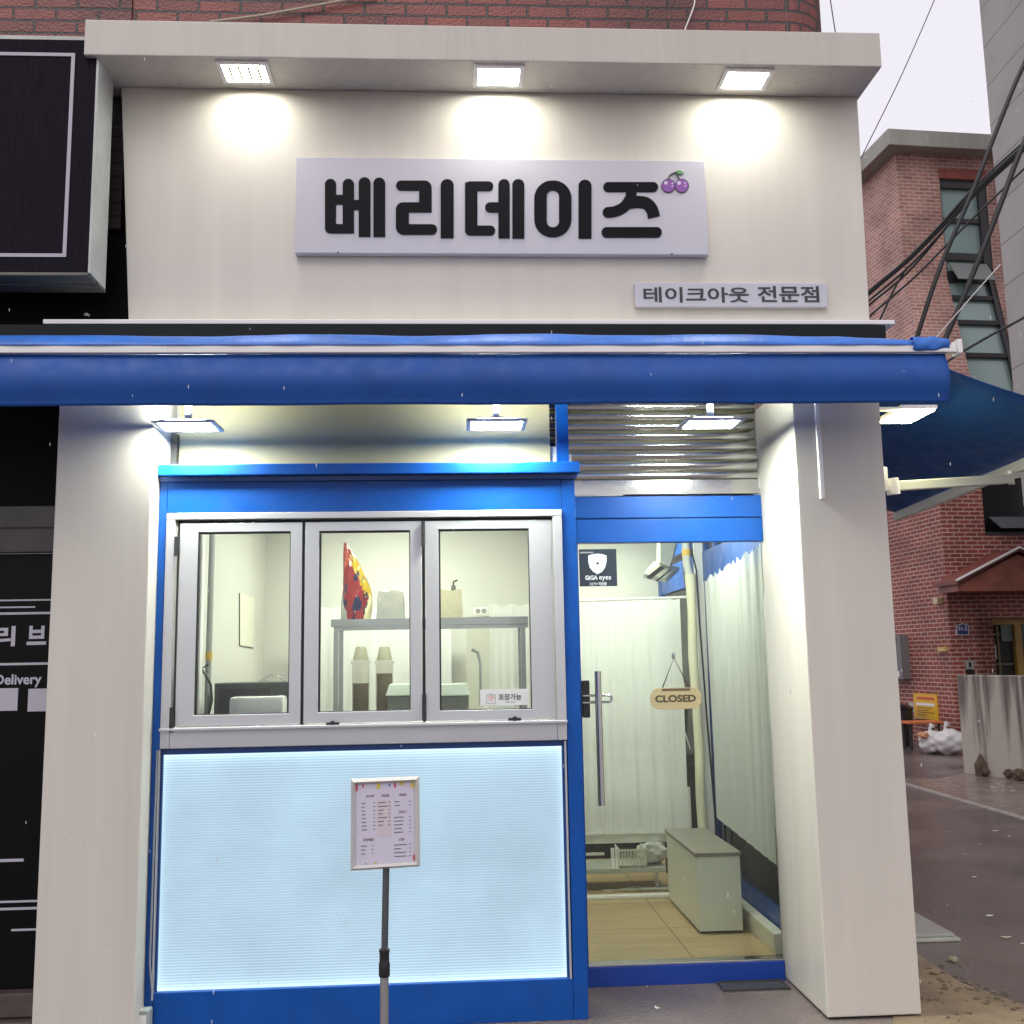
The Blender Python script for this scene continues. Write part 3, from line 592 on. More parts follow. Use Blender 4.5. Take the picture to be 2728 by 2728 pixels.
# ==================================================================== SERVING KIOSK
ki = thing('serving_kiosk', 'blue metal serving counter with three folding windows above a glowing ribbed panel', 'kiosk', (-0.4, YK, 0))
KX0, KX1 = -1.372, 0.584
w_ = rY(444, 1358, 1500, 1964, YK)      # outer edge of the aluminium surround incl. sill
wx0, wx1, wz0, wz1 = -1.334, 0.517, oY(960, 1983, YK)[2], 2.302
pz0, pz1 = 0.178, oY(970, 1994, YK)[2] - 0.01
px0, px1 = -1.322, 0.492
D = 0.22
mb = MB()
mb.box(KX0, wx0 - 0.001, YK, YK + D, 0.0, 2.47).box(wx1 + 0.001, KX1, YK, YK + D, 0.0, 2.47).box(wx0, wx1, YK, YK + D, wz1 + 0.001, 2.47).box(wx0, wx1, YK, YK + D, 0.0, pz0 - 0.001)
mb.build('body', blue_m, ki, bevel=0.003)
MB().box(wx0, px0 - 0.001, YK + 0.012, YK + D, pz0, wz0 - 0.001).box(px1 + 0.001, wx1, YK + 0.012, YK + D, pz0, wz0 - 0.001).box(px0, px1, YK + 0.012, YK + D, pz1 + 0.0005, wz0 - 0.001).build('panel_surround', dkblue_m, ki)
# hood with a lip
MB().bbox(KX0 - 0.0, KX1 + 0.022, YK - 0.045, YK + 0.30, 2.474, 2.528, 0.005).build('hood', blue_m, ki)
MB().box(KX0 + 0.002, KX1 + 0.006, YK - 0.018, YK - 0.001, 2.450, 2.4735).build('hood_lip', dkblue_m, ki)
# lit panel
def panel_mat():
    m = bpy.data.materials.new('lit_ribbed_panel'); m.use_nodes = True; t = m.node_tree; b = t.nodes['Principled BSDF']
    b.inputs['Base Color'].default_value = (0.14, 0.17, 0.20, 1); b.inputs['Roughness'].default_value = 0.28
    tc = t.nodes.new('ShaderNodeTexCoord'); sp = t.nodes.new('ShaderNodeSeparateXYZ'); t.links.new(tc.outputs['Generated'], sp.inputs[0])
    def M_(op, a, b_=None, c_=None):
        n = t.nodes.new('ShaderNodeMath'); n.operation = op
        for i, q in enumerate((a, b_, c_)):
            if q is None: continue
            if isinstance(q, (int, float)): n.inputs[i].default_value = q
            else: t.links.new(q, n.inputs[i])
        return n.outputs[0]
    x, z = sp.outputs[0], sp.outputs[2]
    ex = M_('MINIMUM', x, M_('SUBTRACT', 1.0, x)); ez = M_('MINIMUM', z, M_('SUBTRACT', 1.0, z))
    gx = M_('POWER', 2.718, M_('MULTIPLY', ex, -110.0)); gz = M_('POWER', 2.718, M_('MULTIPLY', ez, -50.0))
    g = M_('MULTIPLY_ADD', gx, 0.3, M_('MULTIPLY', gz, 0.6))
    gz2 = M_('POWER', 2.718, M_('MULTIPLY', ez, -6.0))
    w1 = t.nodes.new('ShaderNodeTexWave'); w1.wave_type = 'BANDS'; w1.bands_direction = 'Z'; w1.inputs['Scale'].default_value = 26; t.links.new(tc.outputs['Object'], w1.inputs[0])
    nz = t.nodes.new('ShaderNodeTexNoise'); nz.inputs['Scale'].default_value = 2.2; nz.inputs['Detail'].default_value = 3; t.links.new(tc.outputs['Object'], nz.inputs['Vector'])
    ribs = M_('MULTIPLY', M_('SUBTRACT', w1.outputs['Fac'], 0.5), M_('MULTIPLY_ADD', gz2, 0.34, 0.02))
    base = M_('ADD', M_('MULTIPLY_ADD', nz.outputs['Fac'], 0.34, 0.34), M_('MULTIPLY', gz2, 0.10))
    st = M_('ADD', M_('ADD', base, ribs), g)
    b.inputs['Emission Color'].default_value = (0.53, 0.77, 0.95, 1); t.links.new(st, b.inputs['Emission Strength'])
    bp = t.nodes.new('ShaderNodeBump'); bp.inputs['Strength'].default_value = 0.3; bp.inputs['Distance'].default_value = 0.003; t.links.new(w1.outputs['Fac'], bp.inputs['Height']); t.links.new(bp.outputs[0], b.inputs['Normal'])
    return m
lpn = MB().box(px0, px1, YK + 0.022, YK + 0.030, pz0, pz1).build('light_panel', panel_mat(), ki)
MB().box(px0 - 0.018, px0 - 0.011, YK - 0.004, YK + 0.0115, pz0 - 0.03, wz0 - 0.005).build('panel_trim', alu_m, ki)
tr_ = MB()
tr_.box(px1 + 0.012, px1 + 0.02, YK - 0.004, YK + 0.0115, pz0 - 0.002, wz0 - 0.005)
tr_.build('panel_trim', alu_m, ki)
# mounting chain lines inside the panel are left to the ribs; cable beside the panel
MB().tube([(-1.345, YK - 0.006, 1.22), (-1.347, YK - 0.008, 0.8), (-1.350, YK - 0.006, 0.3), (-1.335, YK - 0.012, 0.19)], 0.0045, 8).build('cable', mat('grey_cable', (0.25, 0.27, 0.3), 0.5), ki, smooth=True)
# aluminium surround and sill
ws = MB()
it = oY(960, 1381, YK)[2]; sill_t = oY(960, 1928, YK)[2]; il = oY(462, 1650, YK)[0] ; ir = oY(1478, 1650, YK)[0]
ws.box(wx0, wx1, YK - 0.012, YK + 0.14, it, wz1).box(wx0, il, YK - 0.012, YK + 0.14, wz0, it - 0.0005).box(ir, wx1, YK - 0.012, YK + 0.14, wz0, it - 0.0005).box(il + 0.0005, ir - 0.0005, YK - 0.012, YK + 0.14, wz0, sill_t)
ws.build('window_surround', alu_m, ki, bevel=0.003)
MB().bbox(wx0 - 0.002, wx1 + 0.002, YK - 0.028, YK - 0.013, sill_t - 0.014, sill_t - 0.002, 0.002).build('sill_lip', alu_m, ki)
MB().box(il + 0.001, ir - 0.001, YK + 0.035, YK + 0.05, it - 0.012, it - 0.001).build('top_gap', black_m, ki)
# three folding windows
def leaf_win(x0, x1, g, lat, hinge_x=None):
    """x0,x1 outer px; g = glass px rectangle"""
    zt = it - 0.016; zb = sill_t + 0.006
    gx0, gx1, gz0, gz1 = rY(*g, YK)
    xa, xb = oY(x0, 1650, YK)[0], oY(x1, 1650, YK)[0]
    yf = YK - 0.004
    outer = [(xa, yf, zb), (xb, yf, zb), (xb, yf, zt), (xa, yf, zt)]; inner = [(gx0, yf, gz0), (gx1, yf, gz0), (gx1, yf, gz1), (gx0, yf, gz1)]
    fr = MB().ring(outer, inner, (0, 0.04, 0)).build('folding_window', alu_m, ki, bevel=0.002)
    e = 0.008
    o2 = [(gx0, yf + 0.004, gz0), (gx1, yf + 0.004, gz0), (gx1, yf + 0.004, gz1), (gx0, yf + 0.004, gz1)]; i2 = [(gx0 + e, yf + 0.004, gz0 + e * 0.4), (gx1 - e * 0.5, yf + 0.004, gz0 + e * 0.4), (gx1 - e * 0.5, yf + 0.004, gz1 - e), (gx0 + e, yf + 0.004, gz1 - e)]
    MB().ring(o2, i2, (0, 0.02, 0)).build('gasket', black_m, fr)
    MB().box(gx0 + 0.003, gx1 - 0.003, yf + 0.012, yf + 0.018, gz0 + 0.003, gz1 - 0.003).build('pane', pane_m, fr)
    if lat:
        c = oY(lat[0], lat[1], YK); m2 = MB().tube([(c[0], yf, c[2]), (c[0], yf - 0.018, c[2])], 0.011, 14)
        m2.bbox(c[0] - 0.03, c[0] + 0.03, yf - 0.014, yf - 0.005, c[2] - 0.008, c[2] + 0.004, 0.003); m2.build('latch', blackp_m, fr, smooth=True)
    return fr
wA = leaf_win(474, 803, (523, 1417, 772, 1903), None)
wB = leaf_win(811, 1124, (849, 1414, 1093, 1895), (887, 1926))
wC = leaf_win(1134, 1473, (1170, 1409, 1413, 1891), (1371, 1914))
def strip(px, par, y0=1400, y1=1900, wd=0.007):
    x = oY(px, 1650, YK)[0]; MB().box(x - wd, x + wd, YK + 0.004, YK + 0.012, sill_t + 0.001, it - 0.014).build('seal', black_m, par)
strip(807, wA); strip(1129, wB); strip(469, wA, wd=0.004); 
for z0_, z1_ in ((it - 0.14, it - 0.02), (sill_t + 0.01, sill_t + 0.13)):
    x = oY(1129, 1650, YK)[0]; MB().tube([(x, YK - 0.014, z0_), (x, YK - 0.014, z1_)], 0.009, 10).build('hinge', black_m, wC, smooth=True)
for z0_, z1_ in ((2.10, 2.19), (1.30, 1.41)):
    x = oY(467, 1650, YK)[0]; MB().tube([(x, YK - 0.018, z0_), (x, YK - 0.018, z1_)], 0.010, 10).build('hinge', black_m, wA, smooth=True)
# back and sides of the counter, inner worktop
CT = 1.235
MB().box(-1.31, 0.55, YK + D + 0.001, 0.95, CT - 0.03, CT).build('worktop', steel_m, ki)
MB().box(-1.31, 0.55, YK + D + 0.001, YK + D + 0.02, 0.1, CT - 0.031).build('counter_back', white_m, ki)
# stickers
def plane_text(s_, name, m, par, px, Y, bold=0.0, depth=0.0005, slant=0.0): return text_mesh(s_, name, m, par, rY(*px, Y), ((0, Y, 0), (1, 0, 0)), depth=depth, bold=bold, slant=slant)
yg = YK - 0.004 + 0.0115
r_ = rY(1279, 1836, 1408, 1879, yg)
ts = thing('takeout_sticker', 'small white take-out sticker with a bag drawing in the corner of the right folding window', 'sticker', (r_[0], yg, r_[2]))
MB().box(r_[0], r_[1], yg - 0.0012, yg - 0.0002, r_[2], r_[3]).build('sheet', mat('sticker_white', (0.62, 0.62, 0.62), 0.5), ts)
txt_bk = mat('print_black', (0.01, 0.01, 0.01), 0.5); red_m = mat('print_red', (0.6, 0.07, 0.05), 0.5)
ys = yg - 0.0012
plane_text('포장가능', 'lettering', txt_bk, ts, (1328, 1848, 1389, 1865), ys, 0.02)
plane_text('Take Out', 'lettering', txt_bk, ts, (1346, 1868, 1372, 1872), ys, 0.005)
plane_text('TAKE', 'lettering', red_m, ts, (1300, 1855, 1316, 1860), ys, 0.01); plane_text('OUT', 'lettering', red_m, ts, (1302, 1862, 1315, 1867), ys, 0.01)
b0 = rY(1296, 1851, 1320, 1874, ys - 0.0004); t_ = 0.0014
bag = MB().ring([(b0[0], ys, b0[2]), (b0[1], ys, b0[2]), (b0[1], ys, b0[3]), (b0[0], ys, b0[3])], [(b0[0] + t_, ys, b0[2] + t_), (b0[1] - t_, ys, b0[2] + t_), (b0[1] - t_, ys, b0[3] - t_), (b0[0] + t_, ys, b0[3] - t_)], (0, -0.0006, 0))
cx_ = (b0[0] + b0[1]) / 2; bag.tube([(cx_ + 0.0045 * math.cos(a), ys - 0.0006, b0[3] + 0.006 * math.sin(a)) for a in [math.pi * k / 8 for k in range(9)]], 0.0007, 6)
bag.build('bag_drawing', txt_bk, ts)
# CCTV sticker on the door
yd = YD - 0.0065
r_ = rY(1543, 1463, 1643, 1562, yd)
cs = thing('camera_warning_sticker', 'square dark sticker with a white shield on the upper left of the glass door', 'sticker', (r_[0], yd, r_[2]))
MB().box(r_[0], r_[1], yd - 0.0012, yd - 0.0002, r_[2], r_[3]).build('sheet', mat('sticker_navy', (0.018, 0.028, 0.045), 0.4), cs)
yy = yd - 0.0012; wht = mat('print_white', (0.75, 0.78, 0.76), 0.5); lev[0] = 0
sh = MB(); c1_ = [(1567, 1480), (1580, 1476), (1592, 1475), (1604, 1476), (1616, 1480), (1616, 1496), (1612, 1512), (1604, 1523), (1592, 1530), (1580, 1523), (1571, 1512), (1567, 1496)]
sh.poly([(oY(a, b, yy)[0], yy, oY(a, b, yy)[2]) for a, b in c1_], (0, -0.0006, 0)); sh.build('shield', wht, cs)
ln = MB()
for a in range(6):
    an = R_(90 + 60 * a); p0_ = (1592 + 2 * math.cos(an), 1500 + 2 * math.sin(an)); p1_ = (1592 + 22 * math.cos(an + 0.35), 1500 + 22 * math.sin(an + 0.35))
    A0, A1 = oY(*p0_, yy), oY(*p1_, yy); ln.tube([(A0[0], yy - 0.0007, A0[2]), (A1[0], yy - 0.0007, A1[2])], 0.0006, 5)
A0 = oY(1592, 1501, yy); ln.tube([(A0[0], yy - 0.0006, A0[2]), (A0[0], yy - 0.002, A0[2])], 0.006, 14); ln.build('shutter_lines', txt_bk, cs)
plane_text('GiGA', 'lettering', wht, cs, (1559, 1533, 1592, 1545), yy, 0.03, 0.0008); plane_text('eyes', 'lettering', wht, cs, (1596, 1535, 1628, 1548), yy, 0.01, 0.0008); plane_text('CCTV 작동중', 'lettering', wht, cs, (1571, 1551, 1616, 1560), yy, 0.02, 0.0008)
k_ = rY(1545, 1470, 1580, 1474, yy); MB().box(k_[0], k_[1], yy - 0.0008, yy, k_[2], k_[3]).build('small_print', mat('faded_print', (0.3, 0.32, 0.33), 0.5), cs)
# CLOSED sign on the glass
yc = YD - 0.014
r_ = rY(1732, 1832, 1869, 1889, yc)
cl = thing('closed_sign', 'oval wooden CLOSED sign hanging on a cord from a hook on the glass door', 'sign', ((r_[0] + r_[1]) / 2, yc, r_[2]))
ov = rrect(r_[0], r_[1], -r_[3], -r_[2], (r_[3] - r_[2]) * 0.46, 10)
MB().poly([(a, yc + 0.006, -b) for a, b in ov], (0, -0.010, 0)).build('board', mat('pale_wood', (0.44, 0.36, 0.20), 0.5, var=0.12, vscale=12, stretch=(0.4, 1, 6)), cl, bevel=0.002)
plane_text('CLOSED', 'lettering', mat('burnt_lettering', (0.05, 0.045, 0.02), 0.5), cl, (1745, 1851, 1854, 1871), yc - 0.004, 0.045, 0.0006)
s0 = rY(1763, 1834, 1839, 1841, yc - 0.004); MB().box(s0[0], s0[1], yc - 0.0046, yc - 0.0038, s0[2], s0[3]).build('slot', mat('slot_brown', (0.10, 0.07, 0.04), 0.6), cl)
hk = oY(1795, 1753, yc); L0, L1 = oY(1765, 1832, yc), oY(1836, 1832, yc)
MB().tube([L0, hk, L1], 0.0035, 6).build('cord', mat('brown_cord', (0.05, 0.035, 0.025), 0.7), cl)
MB().tube([(hk[0] - 0.001, yc, hk[2] + 0.028), (hk[0] - 0.001, yc - 0.006, hk[2] + 0.012), (hk[0], yc - 0.004, hk[2] - 0.004)], 0.004, 8).bbox(hk[0] - 0.009, hk[0] + 0.009, yc + 0.002, yc + 0.006, hk[2] - 0.004, hk[2] + 0.022, 0.002).build('hook', steel_m, cl)
# LED transformer at the kiosk foot
r_ = rY(361, 2690, 398, 2800, YK - 0.05)
ad_ = thing('power_adapter', 'small pale grey transformer box at the foot of the left pillar', 'adapter', (r_[0], 0.09, r_[2]))
MB().bbox(r_[0], r_[1], YK - 0.06, YK - 0.005, r_[2], r_[3], 0.005).build('case', mat('adapter_grey', (0.34, 0.37, 0.37), 0.4), ad_)
MB().box(r_[0] + 0.012, r_[1] - 0.012, YK - 0.0612, YK - 0.0602, r_[2] + 0.02, r_[3] - 0.02).build('type_plate', white_m, ad_)

# ==================================================================== MENU STAND
YM = -1.1
m0 = oY(935, 2076, YM); m1_ = oY(1117, 2068, YM); m2_ = oY(1119, 2308, YM); m3_ = oY(934, 2320, YM)
ms = thing('menu_stand', 'slim metal menu stand with a white snap frame in front of the glowing panel', 'sign stand', (-0.22, YM, 0))
Q = [np.array(p) for p in (m3_, m2_, m1_, m0)]    # bl br tr tl
cQ = sum(Q) / 4
def inset(k): return [cQ + (q - cQ) * np.array([1 - k / 0.125, 1, 1 - k / 0.16]) for q in Q]
I1 = inset(0.019); frm = MB(); I05 = [(a + b) / 2 for a, b in zip(Q, I1)]
P = [p for p in Q] + [p + (0, -0.016, 0) for p in I05] + [p + (0, -0.002, 0) for p in I1] + [p + (0, 0.012, 0) for p in Q]
F = []
for i in range(4):
    j = (i + 1) % 4; F += [(i, j, 4 + j, 4 + i), (4 + i, 4 + j, 8 + j, 8 + i), (12 + i, 12 + j, j, i)]
F.append((12, 13, 14, 15)); frm.add(P, F); frm.build('frame', mat('frame_silver', (0.66, 0.65, 0.62), 0.28, metal=0.3), ms)
shm = MB().add([p + (0, -0.003, 0) for p in I1], [(0, 1, 2, 3)])
sheet = shm.build('menu_sheet', mat('menu_paper', (0.60, 0.57, 0.68), 0.25), ms)
def onSheet(u, v):   # u 0..1 left-right, v 0..1 top-down
    a, b, c, d = I1; p_ = (d * (1 - u) + c * u) * (1 - v) + (a * (1 - u) + b * u) * v; return p_
def sheet_rect(mb, u0, v0, u1, v1, dy): mb.add([onSheet(u0, v1) + (0, dy, 0), onSheet(u1, v1) + (0, dy, 0), onSheet(u1, v0) + (0, dy, 0), onSheet(u0, v0) + (0, dy, 0)], [(0, 1, 2, 3)])
sm = MB(); sheet_rect(sm, 0.36, 0.21, 0.60, 0.67, -0.0034); sm.build('tinted_block', mat('menu_tint', (0.60, 0.53, 0.55), 0.3), sheet)
hd_m = mat('menu_heading', (0.20, 0.15, 0.14), 0.4); rw_m = mat('menu_print', (0.08, 0.07, 0.10), 0.4)
def heading(s_, u, v, wd):
    a, b = onSheet(u, v + 0.028), onSheet(u + wd, v)
    text_mesh(s_, 'heading', hd_m, sheet, (a[0], b[0], a[2], b[2]), ((0, a[1], 0), (1, 0, 0)), depth=0.0042, bold=0.03, slant=0.4)
for s_, u, v, wd in (('JUICE', 0.16, 0.14, 0.16), ('SHAKE', 0.43, 0.14, 0.15), ('DRINK', 0.74, 0.14, 0.13), ('TOAST', 0.73, 0.355, 0.15), ('COFFEE', 0.12, 0.68, 0.19), ('CUP', 0.73, 0.70, 0.10)): heading(s_, u, v, wd)
rr = random.Random(3)
def rows(u0, u1, v0, n, dv2, pr):
    rws = MB()
    for k in range(n):
        v = v0 + k * dv2; x = u0; end = u0 + (u1 - u0) * rr.uniform(0.45, 0.95)
        while x < end:
            wl = rr.uniform(0.012, 0.02); sheet_rect(rws, x, v, x + wl * 0.8, v + 0.010, -0.0042); x += wl
        sheet_rect(rws, pr, v, pr + 0.028, v + 0.008, -0.0042)
    rws.build('print_column', rw_m, sheet, fixn=False)
rows(0.10, 0.19, 0.235, 8, 0.047, 0.30); rows(0.38, 0.54, 0.235, 7, 0.047, 0.555); rows(0.66, 0.76, 0.235, 2, 0.047, 0.91); rows(0.65, 0.88, 0.43, 5, 0.047, 0.91); rows(0.09, 0.20, 0.765, 3, 0.048, 0.27); rows(0.65, 0.88, 0.775, 4, 0.048, 0.91)
for nm, col, spots in (('fruit_red', (0.55, 0.08, 0.09), ((0.005, 0.04, .03, .05), (0.12, 0.02, .014, .03), (0.67, 0.03, .02, .035), (0.985, 0.95, .015, .045))), ('fruit_yellow', (0.65, 0.48, 0.06), ((0.385, 0.03, .035, .04), (0.78, 0.015, .045, .02), (0.97, 0.04, .03, .04), (0.33, 0.985, .03, .01))), ('fruit_blue', (0.05, 0.2, 0.5), ((0.575, 0.03, .015, .02), (0.17, 0.99, .02, .006)))):
    q = 0; fm_ = mat(nm, col, 0.4)
    for u, v, ru, rv in spots:
        q += 1; pts = [onSheet(min(1, max(0, u + ru * math.cos(a))), min(1, max(0.0, v + rv * math.sin(a)))) + (0, -0.0036 - 0.0001 * q, 0) for a in [2 * math.pi * k / 14 for k in range(14)]]
        MB().add(pts, [tuple(range(14))]).build('fruit_print', fm_, sheet, fixn=False)
pxm = oY(1029, 2400, YM + 0.02)[0]; cz = oY(1026, 2560, YM + 0.02)[2]
xm2 = oY(1024, 2700, YM + 0.02)[0]
MB().tube([(xm2, YM + 0.02, cz), (pxm, YM + 0.02, m3_[2] + 0.02)], 0.0115, 16).build('upper_post', mat('post_grey', (0.12, 0.13, 0.14), 0.3, metal=0.6), ms, smooth=True)
MB().tube([(xm2 - 0.001, YM + 0.02, 0.012), (xm2, YM + 0.02, cz)], 0.0145, 16).build('lower_post', mat('post_silver', (0.42, 0.42, 0.42), 0.28, metal=0.8), ms, smooth=True)
MB().lathe((xm2, YM + 0.02, cz - 0.05), [(0.0165, 0), (0.019, 0.005), (0.019, 0.04), (0.0165, 0.05), (0.0165, 0.075), (0.018, 0.08), (0.018, 0.088), (0.012, 0.09)], 20).build('collar', blackp_m, ms, smooth=True)
MB().lathe((xm2, YM + 0.02, 0.001), [(0.16, 0), (0.16, 0.006), (0.03, 0.014), (0.012, 0.02)], 32).build('base', mat('base_steel', (0.3, 0.3, 0.3), 0.35, metal=0.8), ms, smooth=True)

# ==================================================================== NEIGHBOUR ON THE LEFT
nb = thing('neighbour_building', 'dark brick shop building on the left with a black glazed front', 'building', (-2.6, 0.1, 0))
blk = mat('black_glass', (0.003, 0.003, 0.003), 0.25, spec=0.12); blk2 = mat('black_paint', (0.003, 0.003, 0.003), 0.6, bump=0.1, spec=0.1)
MB().box(-4.5, -1.601, 0.19, 0.5, 3.66, 7.5).build('brick_wall', brick_near, nb)
MB().box(-4.5, -1.52, 0.10, 0.185, 2.9, 3.66).build('fascia', blk2, nb)
MB().box(-1.68, -1.581, 0.08, 0.185, 3.68, 4.35).build('brick_strip', brick_dark, nb)
zb1, zb0 = oY(70, 1352, 0.1)[2], oY(70, 1474, 0.1)[2]; zmid = oY(70, 1412, 0.1)[2]
MB().box(-4.5, XL - 0.002, 0.12, 0.2, zb1 + 0.001, 2.9).build('wall', blk2, nb)
bandm = mat('brown_band', (0.035, 0.030, 0.028), 0.35, var=0.3, vscale=8)
MB().bbox(-4.5, XL - 0.003, 0.05, 0.12, zmid + 0.004, zb1, 0.004).bbox(-4.5, XL - 0.003, 0.06, 0.12, zb0, zmid, 0.004).build('metal_band', bandm, nb)
MB().box(-4.5, XL - 0.003, 0.11, 0.15, 0.22, zb0 - 0.001).build('shop_window', blk, nb)
MB().bbox(-4.5, XL - 0.003, 0.05, 0.2, 0.12, 0.218, 0.005).bbox(-4.5, XL - 0.003, 0.0, 0.2, 0.0, 0.115, 0.005).build('plinth', mat('brown_plinth', (0.07, 0.055, 0.05), 0.4, var=0.3, vscale=10), nb)
YG = 0.108
gr_ = thing('window_lettering', 'white Korean and English lettering with white lines on the black neighbouring window', 'lettering', (-2.0, YG, 1.5))
wp = mat('window_print', (0.42, 0.41, 0.47), 0.45)
def wl(y, x0=-120, x1=150, t=6):
    a, b = oY(x0, y + (135 - x0) * 0.02, YG), oY(x1, y, YG); z = (a[2] + b[2]) / 2; hh = t / 570 / 2; MB().box(a[0], min(b[0], XL - 0.004), YG - 0.001, YG + 0.001, z - hh, z + hh).build('white_line', wp, gr_)
for y, x1, t in ((1597, 150, 4), (1616, 94, 4), (1632, 150, 6), (1767, 150, 6), (2291, 63, 7), (2400, 150, 5), (2419, 150, 6)): wl(y, x1=x1, t=t)
wl(2475, 30, 150, 5)
for x0, x1 in ((-60, 46), (76, 200)):
    a, b = oY(x0, 1835, YG), oY(x1, 1893, YG); MB().box(a[0], min(b[0], XL - 0.004), YG - 0.001, YG + 0.001, b[2], a[2]).build('white_box', wp, gr_)
tp = rY(72, 1667, 124, 1718, YG); text_mesh('브', 'lettering', wp, gr_, tp, ((0, YG, 0), (1, 0, 0)), depth=0.001, bold=0.035)
tp = rY(-14, 1668, 41, 1722, YG); text_mesh('리', 'lettering', wp, gr_, tp, ((0, YG, 0), (1, 0, 0)), depth=0.001, bold=0.035)
tp = rY(-14, 1796, 111, 1832, YG); text_mesh('Delivery', 'lettering', wp, gr_, tp, ((0, YG, 0), (1, 0, 0)), depth=0.001, bold=0.025)
# sign box
ns = thing('neighbour_sign', 'black sign box with a white outline and weathered white edges, left of the shop front', 'sign', (-2.4, -0.1, 3.6))
sxr = -1.60; sf, sb = -0.24, -0.03
zt4, zb4 = oY(246, 97, sf)[2], oY(223, 727, sf)[2]
weath = mat('weathered_white', (0.48, 0.50, 0.48), 0.5, var=0.15, vscale=5, bump=0.2, bscale=25); wood = mat('weathered_wood', (0.14, 0.14, 0.11), 0.6, var=0.4, vscale=4, bump=0.5, bscale=20, stretch=(0.3, 3, 3))
MB().box(-4.4, sxr - 0.012, sf + 0.001, sf + 0.03, zb4 + 0.004, zt4 - 0.02).build('face', mat('streaked_black', (0.010, 0.008, 0.012), 0.6, spec=0.04, col2=(0.018, 0.014, 0.022), vscale=22, stretch=(4, 1, 0.25), bump=0.3, bscale=50), ns)
MB().box(sxr - 0.0115, sxr, sf, sf + 0.10, zb4, zt4).box(sxr - 0.0115, sxr - 0.002, sf + 0.1005, sb, zb4, zt4).build('side_board', weath, ns, bevel=0.002)
MB().box(-4.4, sxr - 0.0118, sf, sf + 0.11, zb4 - 0.012, zb4 + 0.003).box(-4.4, sxr, sf + 0.1105, sb, zb4 - 0.016, zb4 - 0.001).build('bottom_board', wood, ns, bevel=0.003)
MB().box(-4.4, sxr - 0.0118, sf, sb, zt4 - 0.019, zt4 - 0.001).build('top_board', weath, ns)
o_z0, o_z1 = oY(150, 685, sf)[2], oY(190, 142, sf)[2]; o_x = (oY(199, 142, sf)[0] + oY(178, 688, sf)[0]) / 2; tt = 0.016
MB().box(-4.2, o_x, sf - 0.003, sf + 0.0008, o_z1 - tt, o_z1).box(-4.2, o_x, sf - 0.003, sf + 0.0008, o_z0, o_z0 + tt).box(o_x - tt, o_x, sf - 0.003, sf + 0.0008, o_z0 + tt + 0.0003, o_z1 - tt - 0.0003).build('outline', wp, ns)
MB().lathe((-1.70, 0.02, 3.22), [(0.012, 0), (0.018, 0.006), (0.012, 0.014)], 12).build('bolt', steel_m, ns)

# ==================================================================== INTERIOR: KITCHEN SIDE
YS = 0.98
s_ = rY(882, 1646, 1408, 1664, YS)
SZ = s_[3]
sh = thing('steel_shelf', 'stainless steel shelf table behind the middle and right folding windows', 'shelf', (s_[0], YS, CT))
MB().bbox(s_[0], s_[1], YS, YS + 0.32, s_[2] - 0.005, SZ, 0.003).box(s_[0] + 0.02, s_[1] - 0.002, YS + 0.012, YS + 0.02, s_[2] - 0.025, s_[2] - 0.006).build('top', steel_m, sh)
for x in (s_[0] + 0.025, s_[1] - 0.03):
    for y in (YS + 0.03, YS + 0.28): MB().box(x - 0.013, x + 0.013, y - 0.013, y + 0.013, CT - 0.3, s_[2] - 0.006).build('leg', steel_m, sh)
MB().box(-1.31, 0.55, 0.96, 1.45, CT - 0.33, CT - 0.3).build('back_worktop', steel_m, ki)
# snack bag
bg_ = thing('snack_bag', 'tall glossy red and yellow plastic food bag standing on the steel shelf', 'bag', (-0.55, YS + 0.1, SZ))
yb = YS + 0.12
prof_b = [(1655, 908, 988), (1630, 908, 992), (1600, 910, 993), (1572, 914, 988), (1545, 914, 976), (1520, 914, 964), (1500, 914, 955), (1480, 914, 942), (1462, 915, 930), (1448, 916, 921)]
PB = [(oY(a, y, yb)[0], oY(b, y, yb)[0], oY(a, y, yb)[2]) for y, a, b in prof_b]
z_off = SZ + 0.001 - PB[0][2]
def bagf(u, v):
    t = v * (len(PB) - 1); i = min(int(t), len(PB) - 2); f = t - i; x0 = PB[i][0] * (1 - f) + PB[i + 1][0] * f; x1 = PB[i][1] * (1 - f) + PB[i + 1][1] * f; z = PB[i][2] * (1 - f) + PB[i + 1][2] * f
    a = 2 * math.pi * u; th = 0.045 * (1 - v) ** 0.7 + 0.003
    cr_ = 0.006 * math.sin(9 * a + 17 * v) + 0.005 * math.sin(31 * v + 5 * a) + 0.004 * math.sin(23 * a - 19 * v)
    return ((x0 + x1) / 2 + (x1 - x0) / 2 * math.cos(a), yb - (th + cr_) * math.sin(a), z + z_off)
